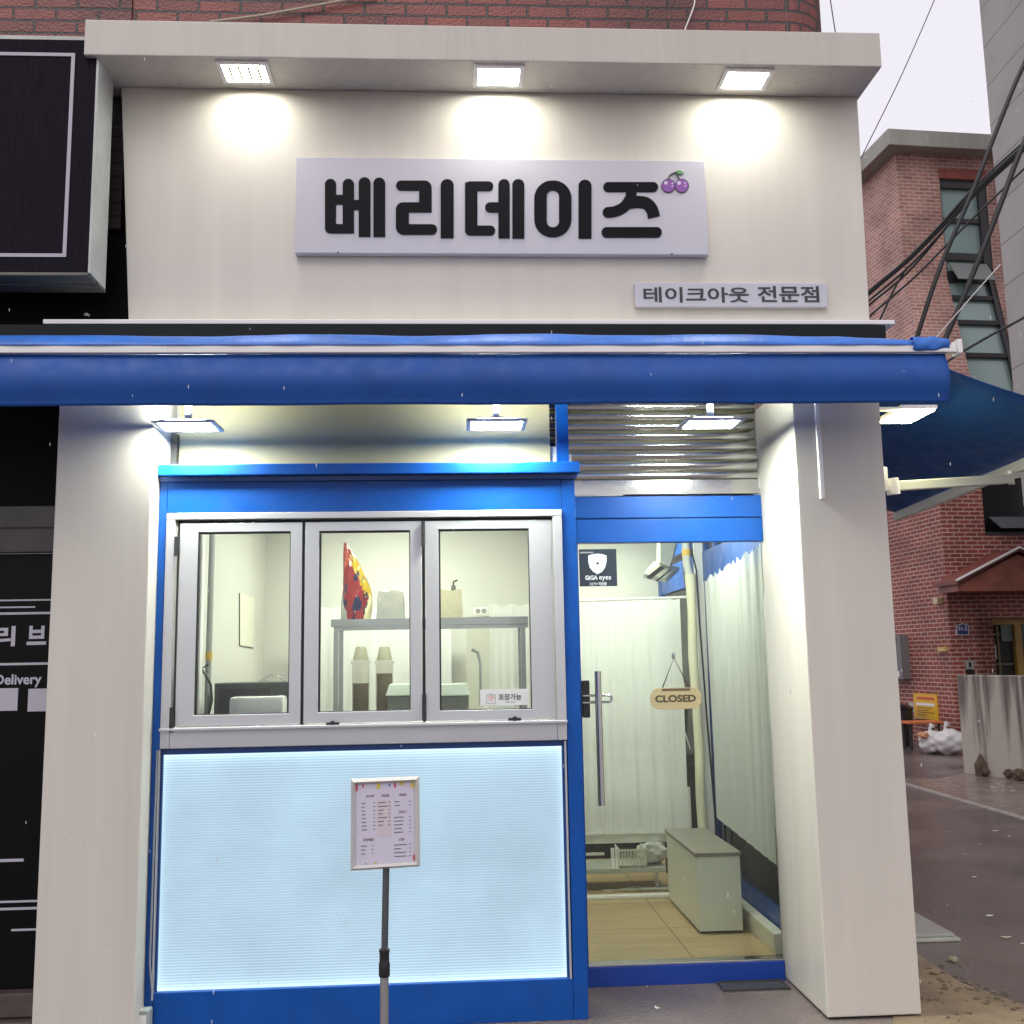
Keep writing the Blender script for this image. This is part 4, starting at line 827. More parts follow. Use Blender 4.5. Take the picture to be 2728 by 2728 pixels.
def foil_mat():
    m = mat('snack_foil', (0.5, 0.04, 0.04), 0.16, bump=0.5, bscale=40); t = m.node_tree; b = t.nodes['Principled BSDF']
    tc = t.nodes.new('ShaderNodeTexCoord'); sp = t.nodes.new('ShaderNodeSeparateXYZ'); t.links.new(tc.outputs['Generated'], sp.inputs[0])
    nz = t.nodes.new('ShaderNodeTexNoise'); nz.inputs['Scale'].default_value = 5; nz.inputs['Detail'].default_value = 3; t.links.new(tc.outputs['Generated'], nz.inputs['Vector'])
    def mt(op, a, b_, c=0.0):
        n = t.nodes.new('ShaderNodeMath'); n.operation = op
        for k, q in enumerate((a, b_, c)):
            if isinstance(q, (int, float)): n.inputs[k].default_value = q
            else: t.links.new(q, n.inputs[k])
        return n.outputs[0]
    wob = mt('MULTIPLY_ADD', nz.outputs['Fac'], 0.5, -0.25); col = None
    def layer(prev, fac, c):
        mx = t.nodes.new('ShaderNodeMix'); mx.data_type = 'RGBA'; t.links.new(fac, mx.inputs[0]); mx.inputs[7].default_value = (*c, 1)
        if prev is None: mx.inputs[6].default_value = (0.20, 0.018, 0.018, 1)
        else: t.links.new(prev, mx.inputs[6])
        return mx.outputs[2]
    x, z = sp.outputs[0], sp.outputs[2]
    hi_ = mt('GREATER_THAN', mt('ADD', mt('ADD', mt('MULTIPLY', x, 0.9), z), wob), 1.02); c = layer(None, hi_, (0.42, 0.28, 0.02))
    rd = mt('GREATER_THAN', mt('ADD', mt('SUBTRACT', z, mt('MULTIPLY', x, 0.8)), wob), 0.52); c = layer(c, rd, (0.30, 0.06, 0.035))
    n2 = t.nodes.new('ShaderNodeTexNoise'); n2.inputs['Scale'].default_value = 4; t.links.new(tc.outputs['Generated'], n2.inputs['Vector'])
    bl = mt('MULTIPLY', mt('GREATER_THAN', n2.outputs['Fac'], 0.56), mt('LESS_THAN', z, 0.62)); c = layer(c, bl, (0.012, 0.016, 0.05))
    wl_ = mt('LESS_THAN', mt('ADD', mt('ADD', mt('MULTIPLY', x, 1.6), z), wob), 0.42); c = layer(c, wl_, (0.38, 0.38, 0.34))
    wr_ = mt('LESS_THAN', mt('ADD', mt('SUBTRACT', z, mt('MULTIPLY', x, 1.3)), wob), -0.95); c = layer(c, wr_, (0.62, 0.55, 0.32))
    t.links.new(c, b.inputs['Base Color']); return m
MB().grid(bagf, 28, 30).build('foil_bag', foil_mat(), bg_, smooth=True)
# bread / napkin packs
def pack(px, name, label, m, topm=None, seed=1, lab=False, y=YS + 0.06):
    a = rY(*px, y); r = thing(name, label, 'food pack', ((a[0] + a[1]) / 2, y, SZ))
    z0 = SZ + 0.001; hgt = a[3] - a[2]
    bm = bmesh.new(); bmesh.ops.create_cube(bm, size=1); bmesh.ops.subdivide_edges(bm, edges=bm.edges[:], cuts=6, use_grid_fill=True)
    rn = random.Random(seed); ph = [rn.uniform(0, 6) for _ in range(4)]
    for q in bm.verts:
        k = 1 + 0.04 * math.sin(9 * q.co.z + ph[0]) * math.sin(7 * q.co.x + ph[1]); tp = 1 - 0.15 * max(0, q.co.z) ** 1.0 * (1 if seed % 2 else 1.6)
        rr_ = (abs(2 * q.co.x) ** 6 + abs(2 * q.co.y) ** 6) ** (1 / 6) or 1
        q.co = Vector(((a[0] + a[1]) / 2 + q.co.x * (a[1] - a[0]) * k * tp, y + 0.06 + q.co.y * 0.12 * k, z0 + (q.co.z + 0.5) * hgt * (1 + 0.03 * math.sin(8 * q.co.x + ph[2]))))
    bm.verts.index_update(); mb = MB().add([q.co[:] for q in bm.verts], [[q.index for q in f.verts] for f in bm.faces]); bm.free()
    mb.build('wrapper', m, r, smooth=True)
    return r, a
clear_m = mat('cloudy_plastic', (0.62, 0.62, 0.56), 0.2, bump=0.5, bscale=25)
r1, a1_ = pack((1003, 1566, 1076, 1640), 'food_pack', 'clear pack with a grey and brown block inside, right of the red bag', mat('grey_brown_pack', (0.24, 0.28, 0.26), 0.25, col2=(0.42, 0.36, 0.29), vscale=6, bump=0.3), seed=2)
MB().blob(((a1_[0] + a1_[1]) / 2, YS + 0.12, SZ + (a1_[3] - a1_[2]) * 0.93), ((a1_[1] - a1_[0]) * 0.46, 0.055, 0.016), 3, 0.1).build('folded_top', clear_m, r1, smooth=True)
r2, a2_ = pack((1168, 1566, 1232, 1640), 'bread_pack', 'cream coloured wrapped pack on the shelf behind the right window', mat('cream_pack', (0.46, 0.42, 0.28), 0.3, var=0.12, vscale=7, bump=0.3), seed=5)
r3, a3_ = pack((1078, 1578, 1092, 1638), 'food_pack', 'half hidden crumpled clear pack beside the grey and brown pack', clear_m, seed=4)
c_ = oY(1208, 1580, YS + 0.2)
bt = thing('pump_bottle', 'small dark pump bottle behind the cream pack on the shelf', 'bottle', (c_[0], YS + 0.22, SZ))
MB().lathe((c_[0], YS + 0.22, SZ + 0.001), [(0.022, 0), (0.023, 0.01), (0.022, 0.14), (0.014, 0.16), (0.013, 0.19)], 16).build('bottle', mat('bottle_dark', (0.10, 0.10, 0.08), 0.3), bt, smooth=True)
MB().tube([(c_[0], YS + 0.22, SZ + 0.19), (c_[0], YS + 0.22, SZ + 0.212), (c_[0] + 0.022, YS + 0.2, SZ + 0.22)], 0.005, 8).build('pump', blackp_m, bt, smooth=True)
# dry food dispensers / cup towers
def cup_tower(px, y, label, fill):
    x = oY(px, 1800, y)[0]; r = thing('lidded_jar', label, 'jar', (x, y, CT), group='lidded jars under the steel shelf')
    zl = oY(px, 1760, y)[2]; zt = oY(px, 1723, y)[2]
    MB().lathe((x, y, CT + 0.001), [(0.042, 0), (0.045, 0.01), (0.047, zl - CT - 0.02), (0.052, zl - CT - 0.015), (0.052, zl - CT - 0.003), (0.047, zl - CT - 0.002)], 24).build('jar_body', cloth_mat('amber_plastic', (0.62, 0.56, 0.36), 0.3), r, smooth=True)
    MB().lathe((x, y, zl), [(0.043, 0), (0.040, 0.012), (0.027, zt - zl - 0.004), (0.024, zt - zl)], 24).build('cup_lid', mat('grey_cup', (0.34, 0.32, 0.22), 0.4), r, smooth=True)
    MB().lathe((x, y, CT + 0.002), [(0.036, 0), (0.039, 0.01), (0.041, fill)], 24).build('contents', mat('brown_cereal', (0.10, 0.07, 0.05), 0.7, var=0.4, vscale=60, bump=0.5), r, smooth=True)
    return r
YJ = 0.86
cup_tower(961, YJ, 'left one of two brown filled jars with cup lids under the shelf', 0.25); cup_tower(1024, YJ, 'right one of two brown filled jars with cup lids under the shelf', 0.30)
# storage boxes
def stbox(px, y, label, seed):
    a = rY(*px, y); r = thing('storage_box', label, 'box', ((a[0] + a[1]) / 2, y, CT), group='storage boxes on the worktop')
    zm = (a[2] * 0.45 + a[3] * 0.55)
    MB().hexa([(a[0] + 0.01, y, CT + 0.001), (a[1] - 0.01, y, CT + 0.001), (a[1] - 0.01, y + 0.2, CT + 0.001), (a[0] + 0.01, y + 0.2, CT + 0.001)], [(a[0], y - 0.005, zm), (a[1], y - 0.005, zm), (a[1], y + 0.2, zm), (a[0], y + 0.2, zm)]).build('box', mat('box_grey', (0.30, 0.31, 0.25), 0.35, var=0.2, bump=0.2), r, bevel=0.006)
    MB().hexa([(a[0] - 0.006, y - 0.01, zm + 0.001), (a[1] + 0.006, y - 0.01, zm + 0.001), (a[1] + 0.006, y + 0.21, zm + 0.001), (a[0] - 0.006, y + 0.21, zm + 0.001)], [(a[0] + 0.012, y + 0.02, a[3]), (a[1] - 0.012, y + 0.02, a[3]), (a[1] - 0.012, y + 0.19, a[3]), (a[0] + 0.012, y + 0.19, a[3])]).build('lid', mat('lid_green_grey', (0.46, 0.51, 0.43), 0.35), r, bevel=0.005)
stbox((1030, 1822, 1100, 1895), 0.62, 'lidded grey food box at the right end of the middle folding window', 1); stbox((1160, 1822, 1250, 1895), 0.62, 'lidded grey food box at the left end of the right folding window', 2)
pb = thing('plastic_bag', 'crumpled clear plastic bag on the worktop behind the take-out sticker', 'bag', (0.2, 0.7, CT))
c_ = oY(1300, 1850, 0.66); MB().blob((c_[0], 0.68, CT + 0.05), (0.075, 0.05, 0.055), 9, 0.3, 4, 5).blob((c_[0] + 0.08, 0.69, CT + 0.035), (0.06, 0.05, 0.035), 4, 0.3, 4, 6).build('crumpled_bag', clear_m, pb, smooth=True)
# toaster & dark box in the left window
a = rY(612, 1855, 756, 1905, 0.48)
to = thing('toaster', 'white rounded toaster on the worktop behind the left folding window', 'toaster', ((a[0] + a[1]) / 2, 0.48, CT))
bm = MB().bbox(a[0], a[1], 0.45, 0.60, CT + 0.006, a[3], 0.022); bm.build('body', mat('toaster_white', (0.85, 0.86, 0.80), 0.25), to, smooth=True)
MB().box(a[0] + 0.03, a[1] - 0.03, 0.50, 0.52, a[3] - 0.0005, a[3] + 0.003).box(a[0] + 0.03, a[1] - 0.03, 0.54, 0.56, a[3] - 0.0005, a[3] + 0.003).build('bread_slots', blackp_m, to)
MB().bbox(a[1] - 0.03, a[1] - 0.008, 0.444, 0.4495, CT + 0.02, CT + 0.05, 0.003).build('dial', mat('dial_grey', (0.3, 0.3, 0.28), 0.4), to)
MB().box(a[0] + 0.02, a[1] - 0.02, 0.47, 0.58, CT + 0.0005, CT + 0.0055).build('feet', blackp_m, to)
a = rY(572, 1818, 762, 1905, 0.68)
mw = thing('microwave', 'dark microwave oven behind the white toaster', 'microwave', ((a[0] + a[1]) / 2, 0.8, CT))
MB().bbox(a[0], a[1] + 0.02, 0.66, 0.94, CT + 0.001, a[3], 0.008).build('case', mat('microwave_dark', (0.06, 0.066, 0.06), 0.3), mw)
MB().box(a[0] + 0.03, a[1] - 0.07, 0.655, 0.6595, CT + 0.03, a[3] - 0.03).build('door_window', mat('oven_glass', (0.035, 0.038, 0.036), 0.3), mw)
# wire rack leaning on microwave
c0, c1 = oY(690, 1822, 0.75), oY(755, 1818, 0.75)
wr = thing('wire_rack', 'thin wire rack standing on the dark microwave', 'rack', (c0[0], 0.75, a[3]))
pk = oY(722, 1795, 0.75); zt_m = a[3] + 0.001
MB().tube([(c0[0], 0.75, zt_m), (pk[0], 0.75, pk[2]), (pk[0] + 0.012, 0.75, pk[2] - 0.02), (pk[0] + 0.025, 0.75, pk[2] - 0.002), (c1[0], 0.75, zt_m)], 0.002, 6).tube([(c0[0], 0.85, zt_m), (pk[0], 0.85, pk[2]), (c1[0], 0.85, zt_m)], 0.002, 6).build('wires', steel_m, wr)
# paper on the left wall
q = [oX(*p, -1.318) for p in ((637, 1580), (678, 1592), (673, 1726), (637, 1720))]
pa = MB().poly([(-1.3195, p[1], p[2]) for p in q], (0.003, 0, 0)).build('wall_notice', mat('notice_paper', (0.72, 0.70, 0.58), 0.6, var=0.05, vscale=30), label='white printed sheet hanging on the kitchen wall in the left folding window', cat='notice')
MB().tube([np.array([-1.3155, q[0][1], q[0][2]]), np.array([-1.3155, q[3][1], q[3][2]]), np.array([-1.3155, q[2][1], q[2][2]])], 0.0035, 6).build('dark_edge', mat('edge_brown', (0.08, 0.07, 0.05), 0.6), None if MW.setdefault(pa, Matrix.Identity(4)) is None else pa)
# kitchen pipes at left
p1 = oY(562, 1650, 0.72)[0]; p2 = oY(545, 1650, 0.66)[0]
pi_ = thing('water_pipe', 'grey vertical water pipe with yellow tape behind the left folding window', 'pipe', (p1, 0.72, CT))
MB().tube([(p1 - 0.01, 0.72, CT + 0.001), (p1, 0.72, 2.62)], 0.016, 14).build('pipe', mat('pipe_grey', (0.33, 0.36, 0.33), 0.4), pi_, smooth=True)
MB().tube([(p1 - 0.004, 0.71, 1.62), (p1 - 0.004, 0.71, 1.665)], 0.018, 14).build('tape', mat('yellow_tape', (0.65, 0.42, 0.05), 0.5), pi_)
MB().tube([(p1 + 0.005, 0.67, 1.6), (p1 - 0.03, 0.67, 1.58), (p1 + 0.02, 0.66, 1.5), (p1 + 0.028, 0.66, 1.42), (p1 + 0.01, 0.66, 1.33), (p1 + 0.02, 0.66, CT + 0.01)], 0.006, 8).build('black_hose', blackp_m, pi_, smooth=True)
MB().box(p2 - 0.03, p2 - 0.005, 0.60, 0.66, CT + 0.001, 2.62).build('post', white_m, label='white upright post at the left edge of the kitchen window', cat='post')
# back curtains, rail, socket of the kitchen
def curtain(name, x0, x1, y, z0, z1, label, m, waves=9, amp=0.012, along='x', group=None, nu=120):
    rn = random.Random(int(abs(x0 * 100)) + 3); amp = amp * 0.8; ph = [rn.uniform(0, 6.3) for _ in range(4)]
    def f(u, v):
        a = amp * (0.35 + 0.65 * min(1, (1 - v) * 1.2 + 0.3)) * (math.sin(2 * math.pi * waves * (u + 0.03 * math.sin(7 * u)) + ph[0] + 1.2 * math.sin(2.4 * v + 6 * u)) + 0.5 * math.sin(2 * math.pi * waves * 2.3 * u + ph[1]) + 0.4 * math.sin(2 * math.pi * 2.2 * u + ph[2] + v))
        z = z0 + (z1 - z0) * v + (0.006 * math.sin(2 * math.pi * waves * u) if v > 0.99 else 0)
        return (x0 + (x1 - x0) * u, y + a, z) if along == 'x' else (y + a, x0 + (x1 - x0) * u, z)
    return MB().grid(f, nu, 24).build(name, m, smooth=True, label=label, cat='curtain', group=group)
zc = oY(1320, 1612, 2.3)[2]
curtain('kitchen_curtain', -0.95, -0.02, 2.30, FL + 0.3, oY(900, 1618, 2.3)[2], 'white cloth curtain along the back of the kitchen, left of the wall socket', curtain2_m, 6, 0.008)
curtain('kitchen_curtain', 0.24, 0.60, 2.30, FL + 0.3, zc, 'white cloth curtain at the back of the kitchen, right of the wall socket', curtain2_m, 3, 0.006)
c_ = rY(1262, 1618, 1300, 1637, 2.29)
sk = thing('wall_socket', 'white double wall socket above the steel shelf', 'socket', (c_[0], 2.3, c_[2]))
MB().bbox(c_[0], c_[1], 2.30, 2.325, c_[2], c_[3], 0.004).build('plate', white_m, sk)
for t in (0.3, 0.72): x = c_[0] + (c_[1] - c_[0]) * t; MB().tube([(x, 2.2995, (c_[2] + c_[3]) / 2), (x, 2.297, (c_[2] + c_[3]) / 2)], 0.017, 16).build('outlet', mat('socket_grey', (0.25, 0.25, 0.22), 0.4), sk)
MB().box(c_[0] - 0.05, c_[1] + 0.1, 2.33, 2.36, FL, c_[2] - 0.01).build('partition_panel', mat('partition', (0.5, 0.5, 0.42), 0.5), shop)
t0 = oY(1265, 1730, 1.9); 
MB().tube([(t0[0] - 0.02, 1.9, t0[2]), (t0[0] + 0.02, 1.9, t0[2] - 0.02), (t0[0] + 0.035, 1.9, t0[2] - 0.1), (t0[0] + 0.03, 1.9, t0[2] - 0.35)], 0.012, 10).build('water_tap', steel_m, smooth=True, label='thin curved steel tap behind the right folding window', cat='tap')

# ==================================================================== INTERIOR: ENTRANCE SIDE
YC = 2.1
zc0, zc1 = oY(1640, 2222, YC)[2], oY(1660, 1597, YC)[2]
xc1 = oY(1795, 1600, YC)[0]
curtain('sheer_curtain', 0.62, xc1 + 0.04, YC, zc0, zc1, 'large sheer white curtain hanging across the room behind the door handle', curtain_m, 7, 0.010, nu=160)
MB().tube([(0.60, YC, zc1 - 0.01), (xc1 + 0.35, YC, zc1 + 0.015)], 0.008, 8).build('curtain_rod', white_m, label='thin white rod carrying the large sheer curtain', cat='curtain rod')
MB().box(0.62, xc1, YC + 0.02, YC + 0.03, zc0 - 0.06, zc0 + 0.02).build('white_board', mat('board_white', (0.6, 0.62, 0.56), 0.5), label='low white board under the hem of the large sheer curtain', cat='board')
# side curtain along the window
YW = 1.636
c0 = oX(1885, 1541, YW); c1 = oX(2021, 1452, YW); cb = oX(1935, 2225, YW)
MB().box(1.648, 1.671, 0.64, 3.4, c1[2] - 0.10, c1[2] + 0.10).build('transom_rail', blue_m, sw)
for y_ in (0.95, 1.7, 2.5): MB().box(1.650, 1.669, y_, y_ + 0.05, c1[2] + 0.101, 2.62).build('transom_post', blue_m, sw)
def sidec(u, v):
    y = 0.632 + (c0[1] - 0.632) * u; zt = c1[2] + (c0[2] - c1[2]) * u - 0.01; zb = 0.60 - 0.06 * (1 - u)
    a = 0.010 * (math.sin(2 * math.pi * 8.5 * u + 1.3 * math.sin(3 * v + 5 * u)) + 0.5 * math.sin(2 * math.pi * 15 * u + 2 + v) + 0.3 * math.sin(2 * math.pi * 3.3 * u))
    return (YW - 0.014 + a * 0.7 * (0.35 + 0.65 * v if v < 0.96 else 1.2), y, zb + (zt - zb) * v + (0.012 * math.sin(2 * math.pi * 21 * u) if v > 0.97 else 0))
MB().grid(sidec, 200, 30).build('side_curtain', curtain2_m, smooth=True, label='white pleated curtain on the side window at the right of the door', cat='curtain')
# cabinet bench
cbn = thing('low_cabinet', 'low white cabinet with a grey brown top standing on the tile floor behind the door', 'cabinet', (1.35, 1.2, FL))
g0, g1 = oZ(1864, 2488, FL), oZ(2009, 2484, FL); gb = oZ(1774, 2397, FL)
yf = (g0[1] + g1[1]) / 2; xa, xb = g0[0], min(g1[0], 1.56); ybk = gb[1]; zt = oY(1850, 2272, yf)[2]
MB().bbox(xa, xb, yf, ybk, FL + 0.012, zt - 0.022, 0.003).build('carcass', mat('cabinet_white', (0.80, 0.83, 0.76), 0.3, var=0.02), cbn)
MB().box(xa + 0.01, xb - 0.01, yf + 0.01, ybk - 0.01, FL + 0.001, FL + 0.0115).build('plinth', blackp_m, cbn)
MB().bbox(xa - 0.012, xb + 0.006, yf - 0.012, ybk, zt - 0.021, zt, 0.003).build('top', mat('cabinet_top', (0.26, 0.235, 0.20), 0.4, var=0.08, vscale=20), cbn)
# wrapped pipe
x0 = oY(1838, 1560, 1.98)[0]; x1 = oY(1873, 2205, 1.98)[0]
wpn = thing('wrapped_pipe', 'thick cream wrapped pipe running down the wall beside the side curtain', 'pipe', (x0, 1.98, FL))
zz = [2.13, 1.9, 1.6, 1.3, 1.0, 0.7, 0.4, FL + 0.01]; 
MB().tube([(x0 + (x1 - x0) * (2.13 - z) / 1.7 + 0.006 * math.sin(7 * z), 1.98, z) for z in zz], [0.036, 0.029, 0.031, 0.029, 0.031, 0.030, 0.031, 0.031], 16).build('insulation', mat('cream_wrap', (0.66, 0.63, 0.48), 0.6, bump=0.4, bscale=30), wpn, smooth=True)
xt = oY(1828, 1480, 1.98)[0]
MB().tube([(xt, 1.98, 2.60), (xt, 1.98, 2.20), (x0, 1.98, 2.13)], 0.026, 14).build('grey_pipe', mat('pipe_pvc', (0.55, 0.55, 0.52), 0.4), wpn, smooth=True)
zt2 = oY(1827, 1472, 1.98)[2]; MB().tube([(xt, 1.98, zt2 - 0.02), (xt, 1.98, zt2 + 0.02)], 0.029, 14).build('tape', mat('yellow_tape_b', (0.7, 0.45, 0.08), 0.5), wpn)
MB().tube([(xt + 0.03, 1.96, 2.3), (xt + 0.06, 1.96, 2.15), (x0 + 0.05, 1.96, 1.8), (x0 + 0.07, 1.96, 1.2), (x0 + 0.10, 1.96, 0.5), (x0 + 0.10, 1.96, FL + 0.02)], 0.006, 8).build('black_wire', blackp_m, wpn, smooth=True)
# white upright frame beside pipe
MB().box(oY(1864, 1800, 2.02)[0], oY(1886, 1800, 2.02)[0], 2.02, 2.06, FL, 2.62).build('white_upright', white_m, label='white upright frame between the wrapped pipe and the side curtain', cat='post')
# air conditioner
ac = thing('air_conditioner', 'white wall air conditioner seen from below behind the top of the door glass', 'air conditioner', (1.3, 2.5, 2.35))
QA = [oY(*p, 2.55) for p in ((1758, 1425), (1806, 1425), (1786, 1510), (1758, 1498))]
mb = MB().poly([tuple(p) for p in QA], (0, 0.12, 0)); mb.build('body', mat('ac_white', (0.66, 0.70, 0.64), 0.3), ac, bevel=0.01)
QB = [oY(*p, 2.45) for p in ((1757, 1499), (1826, 1514), (1775, 1553), (1714, 1540))]
QB = [(p[0], 2.45 + (0.2 if i < 2 else 0.0), p[2]) for i, p in enumerate(QB)]
mb = MB().poly(QB, (0, 0.0, 0.03)); mb.build('outlet_panel', mat('ac_grey', (0.42, 0.42, 0.36), 0.4), ac, bevel=0.004)
QV = [oY(*p, 2.44) for p in ((1760, 1507), (1772, 1513), (1732, 1544), (1721, 1538))]; MB().poly([tuple(p) for p in QV], (0, -0.006, 0)).build('vent', blackp_m, ac)
QV = [oY(*p, 2.44) for p in ((1785, 1516), (1789, 1518), (1750, 1550), (1745, 1548))]; MB().poly([tuple(p) for p in QV], (0, -0.006, 0)).build('louver', blackp_m, ac)
MB().tube([oY(1805, 1440, 2.4), oY(1797, 1470, 2.4), oY(1784, 1512, 2.4)], 0.005, 6).build('wire', blackp_m, ac)
# back furniture: electric box, clutter strip
c_ = rY(1545, 1563, 1590, 1592, 2.3); MB().bbox(c_[0], c_[1], 3.4, 3.59, 1.95, 2.35, 0.01).build('wall_cupboard', mat('cupboard_grey', (0.4, 0.4, 0.34), 0.5), label='grey cupboard on the back wall below the dark sticker', cat='cupboard')
# low rack with basket
z_r = oY(1650, 2312, 2.2)[2]
lr = thing('low_rack', 'low white metal rack behind the door below the sheer curtain', 'rack', (1.0, 2.3, FL))
MB().bbox(0.62, 1.36, 2.18, 2.5, z_r - 0.03, z_r, 0.003).build('shelf', mat('rack_grey', (0.35, 0.36, 0.31), 0.4), lr)
MB().box(0.62, 0.96, 2.185, 2.2, z_r + 0.085, z_r + 0.10).build('rail', white_m, lr)
for px in (1632, 1643): x = oY(px, 2280, 2.17)[0]; MB().box(x - 0.010, x + 0.010, 2.16, 2.178, z_r + 0.001, z_r + 0.13).build('leg', white_m, lr)
for x in (0.66, 1.32): MB().box(x - 0.01, x + 0.01, 2.3, 2.32, FL + 0.001, z_r - 0.031).build('leg', white_m, lr)
b_ = rY(1650, 2262, 1722, 2297, 2.2)
bk = thing('plastic_basket', 'white perforated plastic basket on the low rack', 'basket', (b_[0], 2.25, z_r))
bkm = MB(); nxb = 9; wdt = b_[1] - b_[0]; z0, z1 = z_r + 0.002, b_[3]
bkm.box(b_[0], b_[1], 2.20, 2.206, z1 - 0.015, z1).box(b_[0], b_[1], 2.20, 2.206, z0, z0 + 0.012).box(b_[0], b_[1], 2.20, 2.4, z0 - 0.001, z0 + 0.003)
for k in range(nxb + 1):
    x = b_[0] + wdt * k / nxb; bkm.box(x - 0.004, x + 0.004, 2.2005, 2.2055, z0 + 0.0125, z1 - 0.0155)
for k in range(nxb):
    for j in range(5):
        x = b_[0] + wdt * (k + 0.5) / nxb; z = z0 + 0.022 + j * (z1 - z0 - 0.04) / 5; sgn = 1 if k % 2 else -1
        hw = wdt / nxb / 2 - 0.004
        bkm.hexa([(x - hw, 2.201, z - sgn * 0.006), (x + hw, 2.201, z + sgn * 0.006), (x + hw, 2.205, z + sgn * 0.006), (x - hw, 2.205, z - sgn * 0.006)], [(x - hw, 2.201, z - sgn * 0.006 + 0.006), (x + hw, 2.201, z + sgn * 0.006 + 0.006), (x + hw, 2.205, z + sgn * 0.006 + 0.006), (x - hw, 2.205, z - sgn * 0.006 + 0.006)])
bkm.box(b_[0], b_[0] + 0.005, 2.207, 2.4, z0, z1).box(b_[1] - 0.005, b_[1], 2.207, 2.4, z0, z1)
bkm.build('basket_body', mat('basket_white', (0.62, 0.63, 0.55), 0.4), bk)
pk2 = thing('plastic_sack', 'pale crumpled plastic sack beside the white basket', 'sack', (1.25, 2.3, z_r)); MB().blob((1.30, 2.32, z_r + 0.07), (0.10, 0.08, 0.07), 11, 0.2, 3, 4).build('sack', clear_m, pk2, smooth=True)
MB().box(0.62, 1.5, 3.3, 3.5, FL + 0.001, 0.5).build('under_rack_shade', mat('dark_void', (0.02, 0.02, 0.018), 0.8), label='near-black block put in as the shade under the low rack', cat='painted shade')  # no crate: a near-black block painted in as the shade under the rack
cbm = MB(); rn = random.Random(8)
for k in range(7):
    x = 1.0 + k * 0.05; cbm.tube([(x + rn.uniform(-.1, .1), 2.12 + rn.uniform(0, .08), FL + 0.008 + 0.002 * k), (x + 0.12, 2.15 + rn.uniform(-.03, .08), FL + 0.02), (x + 0.24, 2.12 + rn.uniform(0, .1), FL + 0.012), (x + 0.34, 2.16, FL + 0.01)], 0.003, 6)
cbm.build('loose_cables', mat('cable_grey', (0.4, 0.4, 0.36), 0.5), smooth=True, label='tangle of thin pale cables on the floor under the low rack', cat='cables')
# things seen in the slit between the sheer curtain and the pipe
mb = MB(); xs_ = oY(1832, 2000, 2.25)[0]
st = thing('stacked_stool', 'dark wrapped furniture with a white stool frame in the slit right of the sheer curtain', 'furniture', (xs_, 2.4, FL))
MB().blob((xs_ - 0.02, 2.55, 1.22), (0.09, 0.08, 0.28), 5, 0.15, 3, 5).build('dark_wrap', mat('dark_wrap', (0.06, 0.065, 0.055), 0.35, bump=0.6, bscale=18), st, smooth=True)
MB().box(xs_ - 0.08, xs_ + 0.1, 2.45, 2.75, FL, 0.93).build('dark_block', mat('dark_block', (0.05, 0.045, 0.035), 0.6), st)
MB().box(xs_ + 0.02, xs_ + 0.04, 2.40, 2.42, FL, 0.72).box(xs_ - 0.04, xs_ + 0.0195, 2.40, 2.42, 0.64, 0.655).build('stool_frame', white_m, st)
MB().tube([(xs_ - 0.01, 2.3, 1.5), (xs_ + 0.01, 2.3, 1.35), (xs_ - 0.02, 2.3, 1.15), (xs_ + 0.03, 2.3, 0.98)], 0.004, 6).build('white_cable', white_m, st, smooth=True)

# ==================================================================== RIGHT SIDE: BRICK HOUSE
AZ = R_(4.7); BO = np.array([8.22, 12.85, 0.0]); ca, sa_ = math.cos(AZ), math.sin(AZ)
bb = thing('brick_house', 'tall red brick house with a grey concrete parapet and a strip window', 'building', tuple(BO), AZ)
def LW(x, y, z): return (BO[0] + ca * x - sa_ * y, BO[1] + sa_ * x + ca * y, z)     # local -> world
def WL(p): d = np.array(p) - BO; return (ca * d[0] + sa_ * d[1], -sa_ * d[0] + ca * d[1], p[2])
FNn = (sa_, -ca, 0)                                                                 # outward normal of the street face
def oF(px, py, off=0.0):                                                            # sight line -> local coords on the face at local y=off
    return WL(oP(px, py, LW(0, off, 0), FNn))
ZK1, ZK0, OFS = 8.37, 5.8, -0.6; ZT = oF(2386, 408)[2]
def lbox(mb, x0, x1, y0, y1, z0, z1): return mb.hexa([LW(x0, y0, z0), LW(x1, y0, z0), LW(x1, y1, z0), LW(x0, y1, z0)], [LW(x0, y0, z1), LW(x1, y0, z1), LW(x1, y1, z1), LW(x0, y1, z1)])
def lhex(mb, b, t): return mb.hexa([LW(*p) for p in b], [LW(*p) for p in t])
# window columns on the face
wx0_, wx1_ = oF(2503, 487)[0], oF(2628, 500)[0]; wzt = oF(2560, 478)[2]
W2 = 5.2
mb = MB()
lbox(mb, 0, wx0_, 0, 9, ZK1, ZT); lbox(mb, wx1_, W2, 0, 9, ZK1, ZT); lbox(mb, wx0_, wx1_, 0, 9, wzt, ZT)
mb.build('upper_wall', brick_far, bb)
mb = MB()
def batt(x0, x1, xx0, xx1, m_): lhex(m_, [(xx0, OFS, ZK0), (xx1, OFS, ZK0), (xx1, 9, ZK0), (xx0, 9, ZK0)], [(x0, 0, ZK1 - 0.001), (x1, 0, ZK1 - 0.001), (x1, 9, ZK1 - 0.001), (x0, 9, ZK1 - 0.001)])
batt(0, wx0_, 0, wx0_, mb); batt(wx1_, W2, wx1_, W2, mb); mb.build('battered_wall', brick_far, bb)
mb = MB(); zw1, zw0 = oF(2670, 1300, OFS)[2], oF(2670, 1425, OFS)[2]; xw0 = oF(2619, 1350, OFS)[0]
dxl, dxr = oF(2608, 1750, OFS)[0], oF(2608, 1750, OFS)[0] + 1.5; dzt = oF(2650, 1645, OFS)[2]
